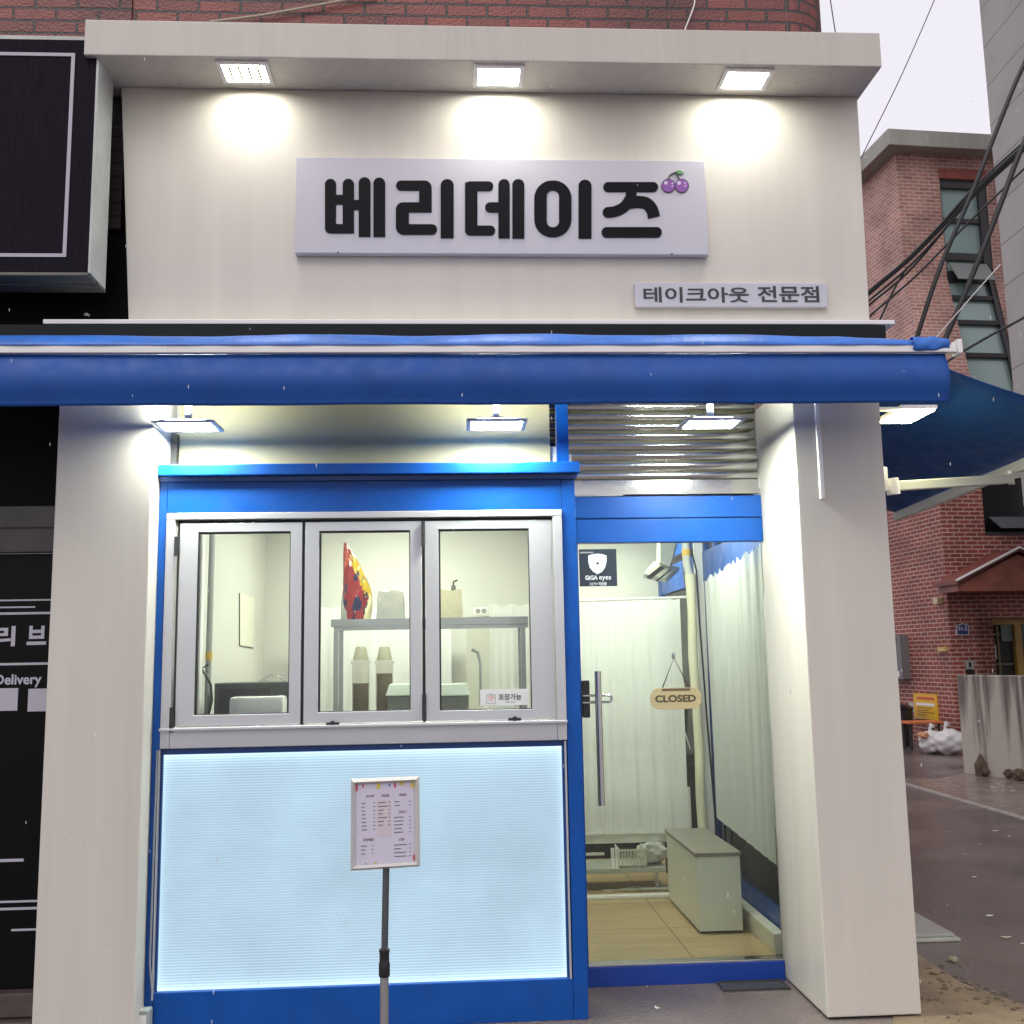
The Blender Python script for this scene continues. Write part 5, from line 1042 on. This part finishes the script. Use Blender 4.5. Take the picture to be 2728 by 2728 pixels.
lbox(mb, 0, xw0, OFS, 9, 0, ZK0 - 0.001); lbox(mb, xw0, W2, OFS, 9, dzt, zw0 + 0.0); lbox(mb, xw0, W2, OFS, 9, zw1 + 0.9, ZK0 - 0.001); lbox(mb, dxr, W2, OFS, 9, 0, dzt - 0.001); lbox(mb, xw0, dxl, OFS, 9, 0, dzt - 0.001)
mb.build('lower_wall', brick_low, bb)
mb = MB(); gzm = mat('house_glass', (0.30, 0.42, 0.40), 0.12, spec=0.8, var=0.06, vscale=1.0); fr_m = mat('window_frame_dark', (0.035, 0.035, 0.038), 0.4)  # sky reflection on the strip window is put into the pale glass colour
win = MB(); lbox(win, wx0_, wx1_, 0.10, 0.14, ZK1, wzt); lhex(win, [(wx0_, OFS + 0.1, ZK0), (wx1_, OFS + 0.1, ZK0), (wx1_, OFS + 0.16, ZK0), (wx0_, OFS + 0.16, ZK0)], [(wx0_, 0.10, ZK1 - 0.001), (wx1_, 0.10, ZK1 - 0.001), (wx1_, 0.14, ZK1 - 0.001), (wx0_, 0.14, ZK1 - 0.001)])
wo_ = win.build('strip_window', gzm, bb)
fm = MB(); t = 0.05
lbox(fm, wx1_ - 0.16, wx1_ - 0.001, 0.02, 0.098, ZK1, wzt - 0.001); lbox(fm, wx0_ + 0.001, wx0_ + 0.03, 0.03, 0.098, ZK1, wzt - 0.001); lbox(fm, wx0_ + 0.03, wx1_ - 0.16, 0.03, 0.098, wzt - 0.16, wzt - 0.001)
z_ = oF(2570, 585)[2]; lbox(fm, wx0_ + 0.03, wx1_ - 0.16, 0.05, 0.098, z_ - 0.04, z_ + 0.04)
z_ = oF(2580, 682)[2]; lbox(fm, wx0_ + 0.03, wx1_ - 0.16, 0.04, 0.098, z_ - 0.07, z_ + 0.07)
def byz(z): k = (ZK1 - z) / (ZK1 - ZK0); return OFS * k
for py_, hh in ((738, 0.10), (793, 0.04), (858, 0.04), (945, 0.04)):
    p0_ = oP(2600, py_, LW(0, -0.25, 7.2), tuple(np.array(FNn) * 0.974 + np.array([0, 0, 0.227]))); z = p0_[2]
    y = byz(z); lbox(fm, wx0_ + 0.001, wx1_ - 0.1, y + 0.03, y + 0.098, z - hh, z + hh)
lhex(fm, [(wx1_ - 0.10, OFS + 0.02, ZK0), (wx1_ - 0.001, OFS + 0.02, ZK0), (wx1_ - 0.001, OFS + 0.097, ZK0), (wx1_ - 0.10, OFS + 0.097, ZK0)], [(wx1_ - 0.10, 0.02, ZK1 - 0.002), (wx1_ - 0.001, 0.02, ZK1 - 0.002), (wx1_ - 0.001, 0.097, ZK1 - 0.002), (wx1_ - 0.10, 0.097, ZK1 - 0.002)])
fm.build('frame', fr_m, wo_)
z_ = oF(2580, 700)[2]
ts_ = MB(); lhex(ts_, [(wx0_ + 0.06, -0.28, z_ - 0.42), (wx1_ - 0.14, -0.28, z_ - 0.42), (wx1_ - 0.14, -0.25, z_ - 0.42), (wx0_ + 0.06, -0.25, z_ - 0.42)], [(wx0_ + 0.06, -0.01, z_ - 0.02), (wx1_ - 0.14, -0.01, z_ - 0.02), (wx1_ - 0.14, 0.02, z_ - 0.02), (wx0_ + 0.06, 0.02, z_ - 0.02)])
ts_.build('tilted_sash', mat('sash_grey', (0.22, 0.24, 0.24), 0.3), wo_)
# soldier course teeth over the window
mb = MB()
n_ = 20
for k in range(n_): x = wx0_ + (wx1_ - wx0_) * (k + 0.5) / n_; lbox(mb, x - 0.028, x + 0.028, -0.02, -0.002, wzt + 0.002, wzt + 0.19)
mb.build('soldier_course', mat('soldier_brick', (0.30, 0.08, 0.06), 0.6, var=0.2, vscale=5), bb)
# dark lower window and its tilted sash
mb = MB(); lbox(mb, xw0, W2, OFS + 0.25, OFS + 0.3, zw0 + 0.001, zw1 + 0.899); lw = mb.build('dark_window', mat('dark_glass', (0.012, 0.013, 0.015), 0.15), bb)
sx_ = oF(2640, 1360, OFS)[0]; mb = MB(); za, zb_ = oF(2660, 1375, OFS)[2], oF(2660, 1410, OFS)[2]
lhex(mb, [(sx_ + 0.06, OFS - 0.18, zb_), (sx_ + 1.4, OFS - 0.18, zb_), (sx_ + 1.4, OFS - 0.15, zb_), (sx_ + 0.06, OFS - 0.15, zb_)], [(sx_, OFS + 0.08, za), (sx_ + 1.4, OFS + 0.08, za), (sx_ + 1.4, OFS + 0.11, za), (sx_, OFS + 0.11, za)])
mb.build('tilted_sash', mat('dark_sash', (0.10, 0.11, 0.12), 0.25), lw)
mb = MB(); lbox(mb, xw0, W2, OFS - 0.01, OFS + 0.24, zw0 + 0.001, zw0 + 0.05); mb.build('window_ledge', fr_m, lw)
# parapet
pz1 = WL(oP(2372, 342, LW(0, -0.3, 0), FNn))[2]; pz0_ = WL(oP(2376, 395, LW(0, -0.3, 0), FNn))[2]
mb = MB(); lbox(mb, -0.28, W2 + 0.3, -0.30, 9.3, ZT + 0.001, pz1); mb.build('parapet', mat('parapet_concrete', (0.42, 0.42, 0.38), 0.7, col2=(0.32, 0.31, 0.27), vscale=2.0, bump=0.3, bscale=20, stretch=(1.5, 1.5, 0.3)), bb, bevel=0.01)
# stepped brick buttress detail on the alley side
mb = MB()
for k in range(9): lbox(mb, -0.02 - 0.006, -0.001, 1.4 + 0.11 * k, 1.52 + 0.11 * k, 7.4 - 0.072 * k - 0.6, 7.4 - 0.072 * k)
mb.build('stepped_brickwork', mat('step_brick', (0.25, 0.06, 0.045), 0.7, var=0.2), bb)
# entrance canopy
cn0, cn1 = oF(2536, 1550, OFS - 0.6), oF(2700, 1462, OFS - 0.6); cn2 = oF(2536, 1572, OFS - 0.6)
wC_ = cn1[0] - cn0[0]
mb = MB(); yf0, yb0 = OFS - 0.75, OFS - 0.002
P0 = [(cn0[0], cn0[2]), (cn1[0], cn1[2]), (cn1[0] + wC_, cn0[2])]
for (xa_, za_), (xb_, zb2) in ((P0[0], P0[1]), (P0[1], P0[2])):
    lhex(mb, [(xa_, yf0, za_ - 0.05), (xb_, yf0, zb2 - 0.05), (xb_, yb0, zb2 - 0.05), (xa_, yb0, za_ - 0.05)], [(xa_, yf0, za_), (xb_, yf0, zb2), (xb_, yb0, zb2), (xa_, yb0, za_)])
can = mb.build('entrance_canopy', mat('canopy_red', (0.16, 0.045, 0.035), 0.5, var=0.25, vscale=4), bb)
mb = MB(); mb.poly([LW(cn0[0] + 0.03, yf0 + 0.05, cn0[2] - 0.16), LW(cn0[0] + 2 * wC_ - 0.03, yf0 + 0.05, cn0[2] - 0.16), LW(cn0[0] + 2 * wC_ - 0.03, yf0 + 0.05, cn0[2] - 0.05), LW(cn1[0], yf0 + 0.05, cn1[2] - 0.10), LW(cn0[0] + 0.03, yf0 + 0.05, cn0[2] - 0.05)], (0, 0.66, 0)); mb.build('gable_board', mat('gable_red', (0.22, 0.07, 0.045), 0.5, var=0.3, vscale=5), can)
mb = MB(); beam(mb, LW(cn0[0] - 0.02, yf0 - 0.01, cn0[2] + 0.01), LW(cn1[0], yf0 - 0.01, cn1[2] + 0.01), 0.02, 0.014); beam(mb, LW(cn1[0], yf0 - 0.01, cn1[2] + 0.008), LW(cn0[0] + 2 * wC_, yf0 - 0.01, cn0[2] + 0.008), 0.02, 0.014); mb.build('flashing', white_m, can)
# entrance door
yel = mat('yellow_wood', (0.33, 0.20, 0.045), 0.45, var=0.25, vscale=6)
mb = MB(); y_ = OFS + 0.15
lbox(mb, dxl, dxl + 0.14, y_, y_ + 0.08, 0, dzt - 0.001); lbox(mb, dxl + 0.14, dxr, y_, y_ + 0.08, dzt - 0.12, dzt - 0.001); lbox(mb, dxl + 0.78, dxl + 0.90, y_ - 0.01, y_ + 0.08, 0, dzt - 0.121); lbox(mb, dxl + 0.14, dxl + 0.22, y_ + 0.02, y_ + 0.08, 0, dzt - 0.121)
dr_ = mb.build('entrance_door', yel, bb)
mb = MB(); lbox(mb, dxl + 0.22, dxr, y_ + 0.081, y_ + 0.09, 0, dzt - 0.121); mb.build('dark_pane', mat('door_dark_glass', (0.02, 0.028, 0.022), 0.12), dr_)
mb = MB(); lbox(mb, dxl + 0.48, dxl + 0.52, y_ + 0.05, y_ + 0.08, 0, dzt - 0.13)
for z in (0.9, 1.35, 1.85): lbox(mb, dxl + 0.22, dxl + 0.775, y_ + 0.045, y_ + 0.079, z, z + 0.035)
mb.build('glazing_bars', mat('bar_brown', (0.12, 0.09, 0.04), 0.5), dr_)
def fbox(name, px, m, par, d0=0.0, d1=0.04, off=OFS):
    a, b = oF(px[0], px[1], off), oF(px[2], px[3], off); mb = MB(); lbox(mb, a[0], b[0], off - d1, off - d0, b[2], a[2]); return mb.build(name, m, par)
y2 = y_ + 0.045
a, b = oF(2630, 1718, y2), oF(2655, 1756, y2); mb = MB(); lbox(mb, a[0], b[0], y2 - 0.01, y2 - 0.004, b[2], a[2]); mb.build('door_poster', mat('poster_pale', (0.45, 0.42, 0.42), 0.5), dr_)
a, b = oF(2664, 1662, y2), oF(2698, 1708, y2); mb = MB(); lbox(mb, a[0], b[0], y2 - 0.01, y2 - 0.004, b[2], a[2]); mb.build('door_notice', mat('notice_green', (0.10, 0.14, 0.12), 0.4), dr_)
# address plaque
pl = thing('address_plaque', 'small navy house-shaped number plaque 51-2 on the red brick wall', 'plaque', LW(*oF(2563, 1692, OFS)), AZ)
pts = [(2546, 1667), (2563, 1660), (2581, 1667), (2580, 1692), (2547, 1692)]
mb = MB().poly([np.array(LW(*oF(x, y, OFS))) + np.array(FNn) * 0.001 for x, y in pts], np.array(FNn) * 0.012); mb.build('plate', mat('plaque_white', (0.6, 0.6, 0.65), 0.4), pl)
pts = [(2548.5, 1668.5), (2563, 1662.5), (2578.5, 1668.5), (2578, 1690), (2549, 1690)]
mb = MB().poly([np.array(LW(*oF(x, y, OFS))) + np.array(FNn) * 0.0125 for x, y in pts], np.array(FNn) * 0.003); mb.build('face', mat('plaque_navy', (0.03, 0.035, 0.16), 0.4), pl)
a, b = oF(2552, 1680, OFS), oF(2575, 1669, OFS)
text_mesh('51-2', 'lettering', mat('plaque_text', (0.75, 0.75, 0.8), 0.4), pl, (a[0], b[0], a[2], b[2]), (LW(0, OFS, 0), (ca, sa_, 0)), n=FNn, depth=0.0165, bold=0.02)
# intercom
ic = thing('intercom', 'small grey intercom panel on the brick wall beside the yellow door', 'intercom', LW(*oF(2583, 1797, OFS)), AZ)
fbox('plate', (2571, 1760, 2592, 1782), mat('intercom_grey', (0.30, 0.29, 0.28), 0.4), ic, 0.001, 0.04); fbox('speaker', (2577, 1764, 2584, 1777), blackp_m, ic, 0.041, 0.046); fbox('keypad', (2573, 1784, 2594, 1796), blackp_m, ic, 0.001, 0.03)
# things on the alley-side face (local x = 0 plane)
LN = (-ca, -sa_, 0)
def oL(px, py): return WL(oP(px, py, LW(0, 0, 0), LN))
def sbox(name, px, m, par, d0, d1, z=None):
    a, b = oL(px[2], px[1]), oL(px[0], px[3]); mb = MB(); lbox(mb, -d1, -d0, a[1], b[1], (oL(px[2], px[3])[2] + b[2]) / 2, (a[2] + oL(px[0], px[1])[2]) / 2); return mb.build(name, m, par)
mbx = thing('mailbox_bank', 'grey metal bank of letter boxes with five slots on the alley-side brick wall', 'mailbox', LW(0, oL(2400, 1700)[1], 0.9), AZ)
mbm = mat('mailbox_grey', (0.16, 0.155, 0.16), 0.45)
sbox('case', (2370, 1692, 2419, 1808), mbm, mbx, 0.001, 0.16)
for k in range(4): sbox('slot_cover', (2380, 1697 + 25 * k, 2409, 1711 + 25 * k), mat('slot_dark', (0.05, 0.05, 0.055), 0.4), mbx, 0.161, 0.175)
sbox('sticker', (2411, 1787, 2418, 1803), white_m, mbx, 0.161, 0.165)
nt_ = thing('yellow_notice', 'yellow notice board with red and white bands above the rubbish bags', 'notice', LW(0, oL(2470, 1880)[1], 0.5), AZ)
sbox('board', (2440, 1848, 2497, 1916), mat('notice_yellow', (0.75, 0.42, 0.03), 0.45), nt_, 0.001, 0.02)
sbox('red_band', (2446, 1857, 2492, 1864), mat('notice_red', (0.6, 0.08, 0.03), 0.45), nt_, 0.0201, 0.022); sbox('white_band', (2444, 1873, 2492, 1880), white_m, nt_, 0.0201, 0.022)
for k, x1 in enumerate((2486, 2478, 2492, 2470)): sbox('print_line', (2446, 1885 + 6 * k, x1, 1887 + 6 * k), mat('notice_print', (0.25, 0.12, 0.02), 0.5), nt_, 0.0201, 0.022)
sbox('paper', (2424, 1872, 2438, 1898), mat('grey_paper', (0.42, 0.42, 0.44), 0.5), nt_, 0.001, 0.012)
jb = thing('junction_box', 'small cream junction box high on the corner of the red brick wall', 'junction box', LW(0, 0.3, 2.9), AZ); sbox('box', (2499, 1592, 2510, 1609), mat('box_cream', (0.6, 0.5, 0.3), 0.5), jb, 0.001, 0.09)
jb2 = thing('junction_box', 'flat yellow junction box on the brick corner, lower than the cream one', 'junction box', LW(0, 0.3, 1.8), AZ); sbox('box', (2506, 1724, 2525, 1735), mat('box_yellow', (0.6, 0.42, 0.15), 0.5), jb2, 0.001, 0.06)
# rubbish bags, stool, bin
bagw = mat('bag_white', (0.62, 0.60, 0.60), 0.3, bump=0.6, bscale=12)
for (px, py, r, lab, sd_) in ((2493, 2008, 0.25, 'white tied rubbish bag with loose orange paper on top, left of the pair', 1), (2534, 2010, 0.27, 'fuller white rubbish bag next to the concrete wall, right of the pair', 2)):
    g = oZ(px, py); b_ = thing('rubbish_bag', lab, 'rubbish bag', (g[0], g[1], 0), group='rubbish bags by the brick wall')
    MB().blob((g[0], g[1], r * 0.72), (r, r * 0.8, r * 0.72), sd_, 0.09, 4, 4).build('bag', bagw, b_, smooth=True)
    MB().tube([(g[0] - 0.05, g[1], r * 1.35), (g[0] - 0.07, g[1], r * 1.55), (g[0] - 0.02, g[1], r * 1.8)], [0.05, 0.02, 0.05], 10).build('knot', bagw, b_, smooth=True)
    if sd_ == 1: MB().blob((g[0] - 0.22, g[1] - 0.1, 0.30), (0.09, 0.06, 0.05), 3, 0.2).build('orange_paper', mat('orange_paper', (0.6, 0.28, 0.15), 0.5), b_, smooth=True)
g = oZ(2461, 1996); sl_ = thing('stool', 'low dark stool with an orange seat under the yellow notice', 'stool', (g[0], g[1], 0))
MB().bbox(g[0] - 0.30, g[0] + 0.30, g[1] - 0.15, g[1] + 0.2, 0.42, 0.46, 0.01).build('seat', mat('seat_orange', (0.55, 0.16, 0.05), 0.5), sl_)
for x, y in ((-.25, -.1), (.25, -.1), (-.25, .15), (.25, .15)): MB().tube([(g[0] + x, g[1] + y, 0), (g[0] + x * 0.95, g[1] + y, 0.42)], 0.025, 8).build('leg', black_m, sl_)
g = oZ(2390, 1985); bn = thing('dark_bin', 'dark round bin just behind the edge of the right pillar', 'bin', (g[0], g[1], 0))
MB().lathe((g[0], g[1], 0.001), [(0.24, 0), (0.26, 0.05), (0.30, 0.62)], 24).build('bin_body', mat('bin_dark', (0.03, 0.03, 0.033), 0.5), bn, smooth=True); MB().lathe((g[0], g[1], 0.622), [(0.315, 0), (0.315, 0.03), (0.2, 0.07), (0.03, 0.08)], 24).build('lid', blackp_m, bn, smooth=True)
# concrete wall
w0 = oZ(2568, 2062); wdv = np.array([6.99 - 6.712, 7.996 - 8.958, 0]); wdv /= np.linalg.norm(wdv); wn = np.array([-wdv[1], wdv[0], 0]); wn = wn if wn[0] > 0 else -wn
w1 = w0 + wdv * 4.5; tk = wn * 0.22; H = 1.285
cw = MB().hexa([w0, w1, w1 + tk, w0 + tk], [w0 + (0, 0, H), w1 + (0, 0, H), w1 + tk + (0, 0, H), w0 + tk + (0, 0, H)])
def cw_mat():
    m = mat('stained_concrete', (0.36, 0.33, 0.29), 0.6, bump=0.35, bscale=25); t = m.node_tree; b = t.nodes['Principled BSDF']
    tc = t.nodes.new('ShaderNodeTexCoord'); mp = t.nodes.new('ShaderNodeMapping'); mp.inputs['Scale'].default_value = (7, 7, 0.5); t.links.new(tc.outputs['Object'], mp.inputs[0])
    n = t.nodes.new('ShaderNodeTexNoise'); n.inputs['Scale'].default_value = 1.4; n.inputs['Detail'].default_value = 6; t.links.new(mp.outputs[0], n.inputs['Vector'])
    sp = t.nodes.new('ShaderNodeSeparateXYZ'); t.links.new(tc.outputs['Object'], sp.inputs[0])
    mr = t.nodes.new('ShaderNodeMapRange'); mr.inputs['From Min'].default_value = 0.2; mr.inputs['From Max'].default_value = 1.28; mr.inputs['To Min'].default_value = 0.10; mr.inputs['To Max'].default_value = -0.14; t.links.new(sp.outputs[2], mr.inputs['Value'])
    ad = t.nodes.new('ShaderNodeMath'); ad.operation = 'ADD'; t.links.new(n.outputs['Fac'], ad.inputs[0]); t.links.new(mr.outputs[0], ad.inputs[1])
    cr = t.nodes.new('ShaderNodeValToRGB'); el = cr.color_ramp.elements; el[0].position = 0.30; el[0].color = (0.13, 0.11, 0.095, 1); el[1].position = 0.52; el[1].color = (0.46, 0.42, 0.37, 1); t.links.new(ad.outputs[0], cr.inputs[0]); t.links.new(cr.outputs[0], b.inputs['Base Color']); return m
cw.build('concrete_wall', cw_mat(), label='low grey concrete wall with dark water stains in front of the brick house', cat='wall', bevel=0.015)
mb = MB(); rn = random.Random(5)
for k, (t, r) in enumerate(((0.28, 0.10), (0.34, 0.05), (0.62, 0.07), (0.75, 0.09), (0.9, 0.05), (1.2, 0.08))):
    p_ = w0 + wdv * t * 1.3 - wn * 0.04; mb.blob((p_[0], p_[1], 0.06 + r * 0.3), (r * 0.9, r * 0.5, r * (1.6 if k == 0 else 0.8)), k, 0.2, 3)
mb.build('weeds', mat('brown_moss', (0.10, 0.07, 0.05), 0.8, bump=0.6), kind='stuff', label='dark brown weeds and moss along the foot of the concrete wall', cat='weeds')
# grey panelled building on the far right
ge = oY(2644, 362, 9.25); ex = (ge[0] + oY(2691, 983, 9.25)[0]) / 2; dirv = np.array([math.sin(R_(2.4)), math.cos(R_(2.4)), 0])
G0 = np.array([ex, 9.25, 0]); G1 = G0 - dirv * 9
gbd = thing('grey_panel_building', 'tall grey building clad in large panels at the right edge', 'building', tuple(G0))
nrm = np.array([dirv[1], -dirv[0], 0])
zlow = 3.6
mb = MB().hexa([G1 + (0, 0, zlow), G0 + (0, 0, zlow), G0 + nrm * 5 + (0, 0, zlow), G1 + nrm * 5 + (0, 0, zlow)], [G1 + (0, 0, 20), G0 + (0, 0, 20), G0 + nrm * 5 + (0, 0, 20), G1 + nrm * 5 + (0, 0, 20)])
mb.hexa([G1 + nrm * 1.2, G0 + nrm * 1.2 - dirv * 0.5, G0 + nrm * 5 - dirv * 0.5, G1 + nrm * 5], [G1 + nrm * 1.2 + (0, 0, zlow - 0.001), G0 + nrm * 1.2 - dirv * 0.5 + (0, 0, zlow - 0.001), G0 + nrm * 5 - dirv * 0.5 + (0, 0, zlow - 0.001), G1 + nrm * 5 + (0, 0, zlow - 0.001)])
pm = brick_mat('grey_cladding', (0.38, 0.355, 0.34), (0.35, 0.33, 0.32), (0.08, 0.075, 0.075), bw=7.5, rh=0.62, ms=0.007, bump=0.4, stain=0.12, rough=0.5)
mb.build('cladding', pm, gbd)

# ==================================================================== CABLES
def cable(pts, y, r, label, m=black_m, cat='cable', group='overhead cables by the brick house', sag=True):
    P = []
    for k in range(len(pts)):
        yy_ = y if not hasattr(y, '__len__') else y[0] + (y[1] - y[0]) * k / (len(pts) - 1); P.append(oY(*pts[k], yy_))
    o = []
    for i in range(len(P) - 1):
        p0, p1, p2, p3 = P[max(i - 1, 0)], P[i], P[i + 1], P[min(i + 2, len(P) - 1)]
        for k in range(5):
            t = k / 5; o.append(0.5 * ((2 * p1) + (-p0 + p2) * t + (2 * p0 - 5 * p1 + 4 * p2 - p3) * t * t + (-p0 + 3 * p1 - 3 * p2 + p3) * t ** 3))
    o.append(P[-1]); return MB().tube(o, r, 10).build('overhead_cable', m, smooth=True, label=label, cat=cat, group=group)
YCb = 3.5
cable([(2790, 20), (2728, 171), (2696, 243), (2603, 481), (2577, 543), (2504, 714), (2442, 901), (2425, 960)], YCb, 0.020, 'thick black cable crossing the strip window, left of the thickest cable')
cable([(2790, 240), (2714, 414), (2660, 559), (2577, 766), (2517, 906), (2490, 965)], YCb + 0.1, 0.024, 'thickest black cable, running down right of the strip window to the awning end')
for k, (d0, d1, lab) in enumerate(((0, 0, 'upper wire of the tight black bundle slanting across the brick house'), (12, 6, 'middle wire of the tight black bundle slanting across the brick house'), (24, 26, 'lower wire of the tight black bundle slanting across the brick house'), (17, 38, 'lowest wire that leaves the black bundle near the white facade'))):
    cable([(2800, 315 + d0), (2728, 378 + d0), (2592, 502 + d0), (2504, 600 + (d0 + d1) / 2), (2416, 690 + d1), (2327, 765 + d1), (2290, 797 + d1)], YCb + 0.3 + 0.02 * k, 0.010 if k != 1 else 0.018, lab)
cable([(2800, 390), (2728, 450), (2640, 535), (2551, 622), (2440, 735), (2327, 833), (2290, 868)], YCb + 0.5, 0.010, 'single black cable running below the tight bundle')
cable([(2800, 800), (2728, 846), (2640, 893), (2556, 942), (2520, 966)], YCb - 1.5, 0.009, 'black cable reaching the white end cap of the front awning from the right')
cable([(2510, -60), (2489, 0), (2401, 202), (2305, 398), (2285, 440)], YCb + 1, 0.005, 'thin grey wire crossing the open sky', mat('grey_wire', (0.08, 0.08, 0.09), 0.5))
cable([(2208, -20), (2212, 0), (2225, 83), (2230, 110)], YCb, 0.005, 'short thin wire above the right end of the cornice', mat('grey_wire_b', (0.08, 0.08, 0.09), 0.5))
cable([(2665, 704), (2580, 800), (2486, 908), (2450, 950)], YCb - 0.3, 0.004, 'thin white wire crossing in front of the strip window', white_m)
cable([(2416, 712), (2380, 775), (2339, 864), (2325, 900)], YCb + 0.35, 0.009, 'short black cable branching down from the bundle to the ledge')
# cables over the near brick wall
cable([(560, 58), (700, 40), (921, 0), (1000, -16)], 0.18, 0.007, 'beige cable slanting over the bricks above the left floodlight', mat('beige_cable', (0.42, 0.36, 0.28), 0.5), group=None)
cable([(1850, -10), (1850, 10), (1840, 40), (1824, 80)], 0.18, 0.004, 'thin white cable hanging over the bricks above the right floodlight', white_m, group=None)

# ==================================================================== SMALL THINGS ON THE GROUND
r0, r1_, r2_ = oZ(2440, 2440), oZ(2560, 2508), oZ(2447, 2512)
rb = thing('step_plate', 'flat pale metal step plate lying on the alley beside the right pillar', 'step plate', (2.3, 0.9, 0))
xr = r1_[0]; yf_ = (r1_[1] + r2_[1]) / 2
MB().bbox(2.06, xr, yf_, yf_ + 1.2, 0.001, 0.018, 0.004).build('base_slab', mat('slab_pale', (0.42, 0.44, 0.38), 0.4, var=0.1), rb)
MB().bbox(2.06, xr - 0.02, yf_ + 0.03, yf_ + 1.2, 0.019, 0.036, 0.004).build('top_plate', mat('plate_green_grey', (0.36, 0.38, 0.36), 0.3, var=0.1, vscale=10), rb)
g = oZ(2540, 2565); MB().blob((g[0], g[1], 0.018), (0.026, 0.02, 0.017), 3, 0.12, 2).build('pebble', mat('stone', (0.28, 0.25, 0.18), 0.6, var=0.2, vscale=30), label='single small brownish stone on the asphalt right of the pillar', cat='stone', smooth=True)
def leaf(px, py, L, W, ang, label, m):
    g = oZ(px, py); pts = []
    for k in range(12):
        a = 2 * math.pi * k / 12; u = L * math.cos(a) * (1 if math.cos(a) > 0 else 0.9); v = W * math.sin(a) * abs(math.sin(a)) ** 0.3
        pts.append((g[0] + u * math.cos(ang) - v * math.sin(ang), g[1] + u * math.sin(ang) + v * math.cos(ang), 0.010 + 0.006 * math.cos(a) ** 2))
    return MB().poly(pts, (0, 0, 0.0015)).build('fallen_leaf', m, label=label, cat='leaf')
lfm = mat('leaf_pale', (0.50, 0.46, 0.34), 0.5)
leaf(2680, 2502, 0.032, 0.011, -0.15, 'pale fallen leaf on the wet asphalt at the right edge', lfm)
leaf(1751, 2692, 0.017, 0.007, -0.9, 'small white fallen leaf on the dark ground in front of the door', mat('leaf_white', (0.6, 0.58, 0.55), 0.5))
# drain cover in front of the door
c0, c1, c2, c3 = oZ(1905, 2618), oZ(2082, 2612), oZ(2105, 2636), oZ(1930, 2645)
dc = thing('drain_cover', 'narrow rectangular drain cover in the ground at the foot of the right pillar', 'drain cover', (c0[0], c0[1], 0))
x0, x1, y0, y1 = (c0[0] + c3[0]) / 2, min((c1[0] + c2[0]) / 2, X3 - 0.01), (c3[1] + c2[1]) / 2, min((c0[1] + c1[1]) / 2, YD - 0.03)
MB().ring([(x0, y0, 0.0), (x1, y0, 0), (x1, y1, 0), (x0, y1, 0)], [(x0 + 0.012, y0 + 0.012, 0), (x1 - 0.012, y0 + 0.012, 0), (x1 - 0.012, y1 - 0.012, 0), (x0 + 0.012, y1 - 0.012, 0)], (0, 0, 0.012)).build('rim', mat('rim_dark', (0.07, 0.07, 0.07), 0.3, metal=0.5), dc)
MB().box(x0 + 0.013, x1 - 0.013, y0 + 0.013, y1 - 0.013, 0.001, 0.006).build('lid', mat('lid_dark', (0.05, 0.05, 0.048), 0.4), dc)
# crumbs of debris and grit
mb = MB(); rn = random.Random(12)
for k in range(90):
    px, py = rn.uniform(2440, 2728), rn.uniform(2560, 2728)
    if rn.random() < 0.6:
        px = rn.uniform(2470, 2728); py = 2600 + (px - 2470) * 0.30 + rn.gauss(0, 14)
    g = oZ(px, py); r = rn.uniform(0.003, 0.011); mb.blob((g[0], g[1], 0.005 + r * 0.4), (r * 1.5, r, r * 0.6), k, 0.2, 1)
mb.build('gravel', mat('grit', (0.14, 0.11, 0.07), 0.8, var=0.5, vscale=40), kind='stuff', label='loose grit and debris on the sandy pavement strip', cat='grit')
mb = MB()
for k in range(20):
    px, py = rn.uniform(2420, 2728), rn.uniform(2075, 2560); 
    if k < 12: px, py = rn.uniform(2560, 2728), rn.uniform(2086, 2110)
    g = oZ(px, py, 0.01); r = rn.uniform(0.004, 0.012) * (1.8 if k < 18 else 1); mb.blob((g[0], g[1], 0.012), (r * 1.6, r, 0.003), k, 0.2, 1)
mb.build('litter', mat('white_bits', (0.6, 0.57, 0.52), 0.5), kind='stuff', label='scattered white petals and scraps on the wet alley', cat='litter')

# ==================================================================== RAIN
wet = mat('water', (0.80, 0.84, 0.86), 0.15, spec=0.8, alpha=0.7); bead = mat('bead_water', (0.66, 0.64, 0.60), 0.08, spec=0.8)
mb = MB(); rn = random.Random(21)
for k in range(150):
    d = rn.uniform(1.4, 4.0); px, py = rn.uniform(0, 2728), rn.uniform(0, 2728)
    y = CAM[1] + d; p_ = oY(px, py, y)
    if y > -0.5 or p_[2] < 0.05: continue
    if p_[2] < 3.0 and y > -0.9: continue
    r = (0.0003 + 0.00034 * d) * rn.uniform(0.6, 1.1); mb.blob(p_, (r, r, r * rn.uniform(3.5, 6.0)), k, 0.02, 1)
mb.build('rain', wet, kind='stuff', label='falling raindrops in front of the shop', cat='rain', smooth=True)
mb = MB()
for k in range(300):
    q_ = rn.random()
    if q_ < 0.45: x = rn.uniform(XL + 0.02, XP - 0.02); z = 0.05 + 1.1 * rn.random() ** 1.8; y = -0.0005
    elif q_ < 0.7: x = rn.uniform(X3 + 0.02, XR - 0.02); z = 0.05 + 2.3 * rn.random() ** 1.4; y = -0.0005
    else: x = rn.uniform(px0 + 0.02, px1 - 0.02); z = pz0 + 0.02 + 0.55 * rn.random() ** 1.7; y = YK + 0.0215
    r = rn.uniform(0.0010, 0.0024); mb.blob((x, y, z), (r, r * 0.6, r * rn.uniform(1, 1.7)), k, 0.02, 1)
mb.build('water_beads', bead, kind='stuff', label='small water beads on the pillars and the glowing panel', cat='water drops', smooth=True)
